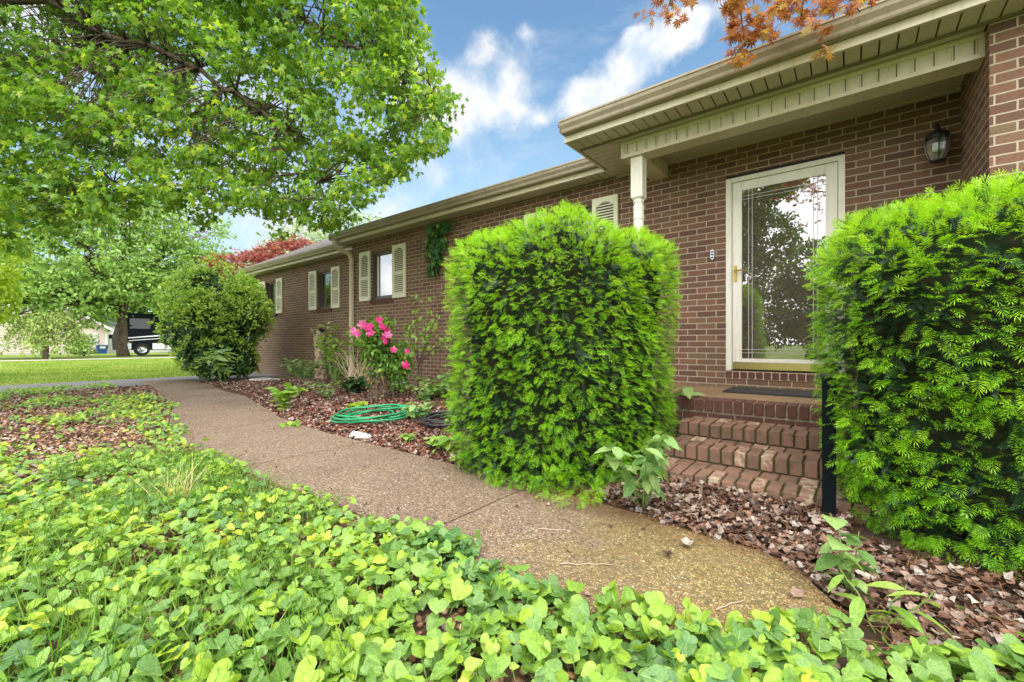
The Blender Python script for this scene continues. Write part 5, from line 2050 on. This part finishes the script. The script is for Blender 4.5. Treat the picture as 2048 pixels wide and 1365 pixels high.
# twigs lying on the walk
for i, (p0, p1, lab) in enumerate((((1220, 1175), (1255, 1240), 'pale bent twig on the mossy walkway, near the violets'), ((1432, 1220), (1490, 1200), 'curved twig on walkway, below the leaf litter'),
                                   ((1120, 1128), (1225, 1130), 'long thin twig lying across the walkway below left yew'), ((705, 975), (745, 982), 'small straight twig at the middle of walkway'),
                                   ((1078, 1058), (1140, 1062), 'pale straw twig near the drooping tip of left yew'), ((1558, 1235), (1600, 1250), 'short twig near the far end of the walkway'))):
    a_ = np.array([*G(*p0, .04), .041])
    b_ = np.array([*G(*p1, .04), .041])
    p = limb_path(a_, b_, 0, 7, .05)
    p[:, 2] = .040
    mb = MB()
    tapered(mb, p, .0028, .0016, 5)
    tag(mb.build('twig', principled('pale_twig', (.40, .32, .24), .9, .1) if i == 0 else bpy.data.materials['pale_twig']), lab, 'twig', 'twigs on the walkway')
for (px, py, s, lab) in ((1372, 1092, .07, 'grey curled dead leaf alone on walkway beside the litter'), (1592, 1192, .05, 'small tan dead leaf near the end of walkway'), (1336, 1112, .045, 'dark small dead leaf on the mossy walkway')):
    gx, gy = G(px, py, .04)
    o = scatter('dead_leaf', T_DEAD[0], np.array([[gx, gy, .045]]), flat_frames(1, .2), np.array([s]), M['dead'], rnd=[.9 if s > .06 else (.6 if s > .046 else .05)])
    tag(o, lab, 'leaf', 'loose leaves on the walkway')

# tall weed and straw tuft in the violets
weed('mullein_weed', *G(118, 985, .0), .30, 60, .07, M['weed'], 'feathery upright weed among violets at far left', T_LANCE, .05, stems=3, droop=-.2)
gx, gy = G(362, 1010, .0)
tuft = empty('straw_tuft', (gx, gy, 0), 'yellow grass tuft with bent straws among violets', 'grass tuft')
k = 46
tv = nrm(np.stack([RS.normal(size=k) * .38, RS.normal(size=k) * .38, np.ones(k)], 1))
scatter('blades', T_BLADE, np.tile([gx, gy, 0.], (k, 1)) + RS.normal(size=(k, 3)) * (.04, .04, 0), frames(tv, nrm(RS.normal(size=(k, 3)))), np.stack([RS.uniform(.004, .007, k), RS.uniform(.14, .34, k), RS.uniform(.1, .4, k)], 1), M['strawgrass'], tuft)

# ------------------------------------------------------------------ beyond the drive
crown_tree('shade_tree', (-43.2, 7.4), 14, .31, [((-42, 5.0, 6.8), (3.6, 3.6, 2.2)), ((-43, 9.5, 7.5), (3.6, 3.8, 2.6)), ((-42.5, 2.0, 5.2), (3.2, 3.4, 1.7)), ((-43.5, 7.4, 10.5), (3.8, 4.2, 2.8)), ((-42.0, -1.5, 5.6), (3.2, 3.2, 2.0)),
                                                 ((-42, 12.2, 6.6), (3.4, 3.2, 2.4)), ((-43, 3.6, 9.6), (3.2, 3.4, 2.4)), ((-42.5, 11, 10.2), (3.2, 3.2, 2.4)), ((-41, 7.6, 5.2), (2.6, 3.2, 1.3)), ((-41, 4.6, 4.2), (2.2, 2.8, 1.3)), ((-40.5, 1.2, 4.0), (2.2, 2.8, 1.2)), ((-41, -2.5, 4.2), (2.4, 2.8, 1.6)), ((-42, -5.5, 5.0), (2.6, 2.8, 2.4)), ((-40.6, 10.2, 4.6), (2.2, 2.2, 1.2)), ((-41, 4.6, 2.9), (1.5, 2.0, .8)), ((-41, 2.0, 2.8), (1.5, 2.0, .8)), ((-41, -.6, 2.8), (1.6, 2.0, .9)), ((-41.5, -3.4, 3.0), (1.8, 2.2, 1.2))],
           17, .27, M['far'], 'large spreading tree beside the motorhome across lawn', fork=.30, clump=.75)
wt = empty('weeping_tree', (-39.4, 3.1, 0), 'small weeping tree with a drooping crown left of the beige house', 'tree')
mb = MB()
mb.tube([(-39.4, 3.1, -.1), (-39.4, 3.1, .8), (-39.35, 3.12, 1.7), (-39.4, 3.1, 2.3)], [.16, .13, .12, .1], 8)
P = []
for i in range(80):
    a = RS.rand() * 6.283
    R_ = RS.uniform(.5, 2.1)
    top = np.array([-39.4 + .55 * R_ * math.cos(a), 3.1 + .55 * R_ * math.sin(a), 2.7 - .15 * R_ + RS.normal() * .2])
    e = np.array([-39.4 + R_ * math.cos(a), 3.1 + R_ * math.sin(a), RS.uniform(.35, 1.5)])
    p = np.array([np.array([-39.4, 3.1, 2.2]) * (1 - t) ** 2 + 2 * t * (1 - t) * (top + (0, 0, .9)) + t * t * e for t in np.linspace(0, 1, 9)])
    tapered(mb, p, .03, .008, 4)
    for q in p[3:]:
        P.append(blob(9, q, (.26, .26, .26)))
mb.build('trunk', M['bark_far'], wt)
leaves_on(wt, 'crown', T_OVAL, np.concatenate(P), .17, M['weep'], None, .9, .6)
clump_bush('round_shrub', (-47, 5.6, .9), (1.1, 1.1, .95), 900, .2, M['far'], None, 'round green shrub beside the beige house wall', 'shrub', T_OVAL, seed=12, stems=4)
crown_tree('lime_tree', (-19.0, -.35), 4.2, .10, [((-18.6, .35, 3.0), (1.3, .8, 1.2)), ((-19.2, -.8, 3.0), (1.5, 1.2, 1.3)), ((-18.8, .2, 2.2), (1.0, .75, .9))], 90, .12, M['farlime'], 'yellow green tree at the left edge over the lawn', clump=.3)
crown_tree('pale_tree', (-33, 17.5), 11, .3, [((-33, 16.5, 8.0), (3.2, 3.2, 2.4)), ((-32, 19.5, 9.5), (3.4, 3.2, 2.6)), ((-33, 14.5, 6.4), (2.8, 2.8, 2.0)), ((-32, 22, 8.0), (3, 3, 2.4))], 14, .26, M['farpale'], 'pale greyish green tree behind the red maple', clump=.7)
far_spots = [(-60, -7, 0), (-64, -3.5, 1), (-48, 24, 0), (-62, 12, 0), (-70, -6, 0), (-78, 0, 1), (-82, 12, 0), (-76, 20, 1), (-66, 26, 0), (-60, 34, 1), (-50, 38, 0), (-78, -14, 1), (-56, 22, 0), (-88, 5, 1), (-44, 34, 0), (-90, -10, 0)]
fl_ = ['green tree just left of the beige house', 'darker tree at the left corner of the beige house', 'green tree between the pale tree and the horizon', 'green tree rising behind the white garage', 'pale green tree on the left horizon behind the weeping tree', 'dark tree above the roof of the beige house', 'green tree just behind the beige house', 'darker tree behind the motorhome', 'green tree behind the motorhome, right of the darker one',
       'dark tree beyond the red maple', 'green tree far behind the pale tree', 'dark tree at the far left edge of the horizon', 'loose green tree behind the spreading tree', 'distant dark tree left of the beige house roof', 'tree crown beyond the roof ridge of wing', 'distant light green tree far left']
for (tx, ty, kd), lb in zip(far_spots, fl_):
    hh = RS.uniform(9, 13)
    lb_ = [((tx + RS.normal() * 1.5, ty + RS.normal() * 2.2, hh * RS.uniform(.35, .85)), (3.4, 3.6, 2.6)) for _ in range(6)]
    crown_tree('far_tree', (tx, ty), hh, .3, lb_, 5, .55, M['far'] if kd == 0 else M['fardark'], lb, group='trees on the horizon', clump=1.1, twigs=False)
# trees across the road behind the viewer, seen in the door glass
for tx, ty, lb, lbs in ((-5.6, -14, 'tall tree mirrored at the left of the door glass', [((-5.2, -14, 6.8), (2.2, 1.8, 2.2)), ((-3.6, -14, 6.2), (1.7, 1.5, 1.4)), ((-6.5, -14, 4.2), (1.8, 1.5, 2.0)), ((-4.4, -14, 8.8), (2.4, 1.6, 1.4)), ((-4.6, -14, 4.6), (1.6, 1.5, 1.5)), ((-2.6, -14.5, 9.0), (1.0, 1.2, .7))]),
                        (-1.6, -17, 'low tree mirrored at the bottom of the door glass', [((-3.4, -17, 2.6), (2.0, 1.7, 1.9)), ((-1.6, -17, 2.8), (2.0, 1.7, 2.0)), ((.2, -17, 3.0), (2.0, 1.7, 2.2)), ((-1.6, -17, 4.8), (1.8, 1.5, 1.5)), ((1.6, -17, 3.8), (1.8, 1.5, 2.4)), ((1.4, -16.5, 8.4), (1.5, 1.5, 1.3))])):
    crown_tree('roadside_tree', (tx, ty), 8, .25, lbs, 75, .2, M['mirrored'], lb, group='trees mirrored in the door', clump=.45, twigs=False)

# neighbour's house
nh = empty('beige_house', (-58, 5, 0), 'beige clapboard house with white garage behind the lane', 'house')
mb = MB()
ya, yb, ym, zw, zr = -.3, 8.7, 4.2, 2.6, 5.6
mb.add([(-58, ya, -.1), (-58, yb, -.1), (-58, yb, zw), (-58, ym, zr), (-58, ya, zw), (-66, ya, -.1), (-66, yb, -.1), (-66, yb, zw), (-66, ym, zr), (-66, ya, zw)],
       [(0, 1, 2, 3, 4), (9, 8, 7, 6, 5), (1, 6, 7, 2), (0, 4, 9, 5)])
for i in range(26):
    z = .12 + i * .2
    hw = 1.0 if z < zw else (zr - z) / (zr - zw)
    if hw > .05:
        mb.box(-57.995, -57.97, ym - 4.5 * hw + .02, ym + 4.5 * hw - .02, z, z + .02)
mb.build('wall', M['siding'], nh)
mb = MB()
for s in (-1, 1):
    e = ym + s * 4.9
    mb.add([(-57.5, e, zw - .25), (-66.3, e, zw - .25), (-66.3, ym, zr + .05), (-57.5, ym, zr + .05), (-57.5, e, zw - .4), (-66.3, e, zw - .4), (-66.3, ym, zr - .1), (-57.5, ym, zr - .1)],
           [(0, 1, 2, 3), (4, 7, 6, 5), (0, 3, 7, 4), (0, 4, 5, 1)])
mb.build('roof', M['farroof'], nh)
mb = MB()
for s in (-1, 1):
    e = ym + s * 4.9
    mb.add([(-57.49, e, zw - .25), (-57.49, ym, zr + .05), (-57.49, ym, zr - .2), (-57.49, e, zw - .5), (-57.4, e, zw - .25), (-57.4, ym, zr + .05), (-57.4, ym, zr - .2), (-57.4, e, zw - .5)], [(4, 5, 6, 7), (0, 1, 5, 4), (3, 7, 6, 2)])
mb.box(-57.96, -57.9, yb - .16, yb + .02, -.1, zw - .1)
mb.build('trim', M['trimwhite'], nh)
mb = MB()
mb.box(-57.96, -57.88, 7.05, 8.0, .02, 2.0)
dr2 = mb.build('door', M['trimwhite'], nh)
mb = MB()
mb.box(-57.879, -57.86, 7.15, 7.9, .1, 1.9)
mb.build('panel', principled('door_panel', (.6, .6, .58), .5, .4), dr2)
mb = MB()
mb.box(-62, -60.5, 8.8, 16, -.1, 3.0)
gr_ = mb.build('garage', M['trimwhite'], nh)
mb = MB()
for i in range(3):
    mb.box(-60.49, -60.45, 9.2 + i * .85, 9.8 + i * .85, 1.5, 1.9)
mb.build('garage_window', M['wpane'], gr_)
mb = MB()
mb.add([(-60.2, 8.8, 3.0), (-60.2, 16.2, 3.0), (-63, 16.2, 4.6), (-63, 8.8, 4.6), (-60.2, 8.8, 2.9), (-60.2, 16.2, 2.9)], [(0, 1, 2, 3), (0, 4, 5, 1)])
mb.build('garage_roof', M['farroof'], gr_)
bn = empty('recycling_bin', (-57.2, 8.2, 0), 'blue plastic bin standing before the beige house door', 'bin')
mb = MB()
mb.add([(-57.5, 7.9, 0), (-56.9, 7.9, 0), (-56.9, 8.5, 0), (-57.5, 8.5, 0), (-57.6, 7.8, .75), (-56.8, 7.8, .75), (-56.8, 8.6, .75), (-57.6, 8.6, .75)], [(0, 3, 2, 1), (0, 1, 5, 4), (1, 2, 6, 5), (2, 3, 7, 6), (3, 0, 4, 7)])
mb.build('tub', M['binblue'], bn)
mb = MB()
mb.bbox(-57.64, -56.76, 7.76, 8.64, .751, .83, .02)
mb.build('lid', M['binblue'], bn)
mb = MB()
mb.add([(-56.83, 8.0, .5), (-56.83, 8.4, .5), (-56.79, 8.4, .7), (-56.79, 8.0, .7)], [(0, 1, 2, 3)])
mb.build('sticker', M['trimwhite'], bn)

# motorhome
rv = empty('motorhome', (-45.2, 11, 0), 'dark blue motorhome with silver skirt parked behind the tree', 'motorhome')
xf, xb_ = -44.4, -46.9
mb = MB()
prof = [(7.35, .45), (7.30, 1.4), (7.5, 2.3), (7.85, 3.35), (15.5, 3.4), (15.5, .45)]
n = len(prof)
mb.add([(xf, y, z) for y, z in prof] + [(xb_, y, z) for y, z in prof], [tuple(range(n))] + [tuple(range(2 * n - 1, n - 1, -1))] + [(i, n + i, n + (i + 1) % n, (i + 1) % n) for i in range(n)])
mb.build('body', M['navy'], rv)
mb = MB()
mb.box(xf + .002, xf + .03, 7.38, 8.05, .5, 1.0)
mb.box(xf + .002, xf + .03, 9.35, 15.4, .5, 1.0)
mb.add([(xf + .02, 7.6, 1.42), (xf + .02, 10.5, 1.75), (xf + .02, 15.4, 1.8), (xf + .02, 15.4, 1.7), (xf + .02, 10.5, 1.64), (xf + .02, 7.6, 1.34)], [(0, 5, 4, 3, 2, 1)])
mb.add([(xf + .02, 7.9, 1.22), (xf + .02, 10.8, 1.5), (xf + .02, 15.4, 1.55), (xf + .02, 15.4, 1.5), (xf + .02, 10.8, 1.44), (xf + .02, 7.9, 1.17)], [(0, 5, 4, 3, 2, 1)])
mb.build('skirt_stripe', M['silver'], rv)
for y0, y1, z0, z1 in ((7.95, 9.2, 2.15, 2.95), (10.4, 12.2, 2.2, 2.9), (13, 14.5, 2.2, 2.9)):
    mb = MB()
    mb.box(xf + .002, xf + .02, y0, y1, z0, z1)
    mb.build('side_window', M['rvpane'], rv)
mb = MB()
mb.tube([(xf + .02, 7.75, 2.45), (xf + .3, 7.6, 2.5), (xf + .3, 7.6, 2.2)], .03, 6)
mb.bbox(xf + .18, xf + .42, 7.52, 7.68, 1.95, 2.5, .03)
mb.build('mirror', M['chrome'], rv)
mb = MB()
mb.box(xf + .002, xf + .03, 7.8, 7.95, 1.02, 1.10)
mb.build('marker_light', principled('amber', (.7, .2, .02), .3, .5), rv)
for y in (8.7, 13.6):
    mb = MB()
    vs, fs = [], []
    k = 24
    for xx, r in ((xf - .25, .48), (xf + .05, .50), (xf + .08, .46), (xf + .08, .30)):
        for i in range(k):
            a = 2 * math.pi * i / k
            vs.append((xx, y + r * math.cos(a), .5 + r * math.sin(a)))
    for j in range(3):
        for i in range(k):
            fs.append((j * k + i, j * k + (i + 1) % k, (j + 1) * k + (i + 1) % k, (j + 1) * k + i))
    fs.append(tuple(range(k)))
    mb.add(vs, fs)
    wh = mb.build('wheel', M['rubber'], rv)
    mb = MB()
    vs, fs = [], []
    for xx, r in ((xf + .07, .305), (xf + .09, .29), (xf + .05, .2), (xf + .11, .1), (xf + .12, .02)):
        for i in range(k):
            a = 2 * math.pi * i / k
            vs.append((xx, y + r * math.cos(a), .5 + r * math.sin(a)))
    for j in range(4):
        for i in range(k):
            fs.append((j * k + i, j * k + (i + 1) % k, (j + 1) * k + (i + 1) % k, (j + 1) * k + i))
    mb.add(vs, fs)
    for i in range(8):
        a = 2 * math.pi * i / 8
        mb.bbox(xf + .085, xf + .1, y + .16 * math.cos(a) - .025, y + .16 * math.cos(a) + .025, .5 + .16 * math.sin(a) - .025, .5 + .16 * math.sin(a) + .025, .005)
    mb.build('rim', M['chrome'], wh)
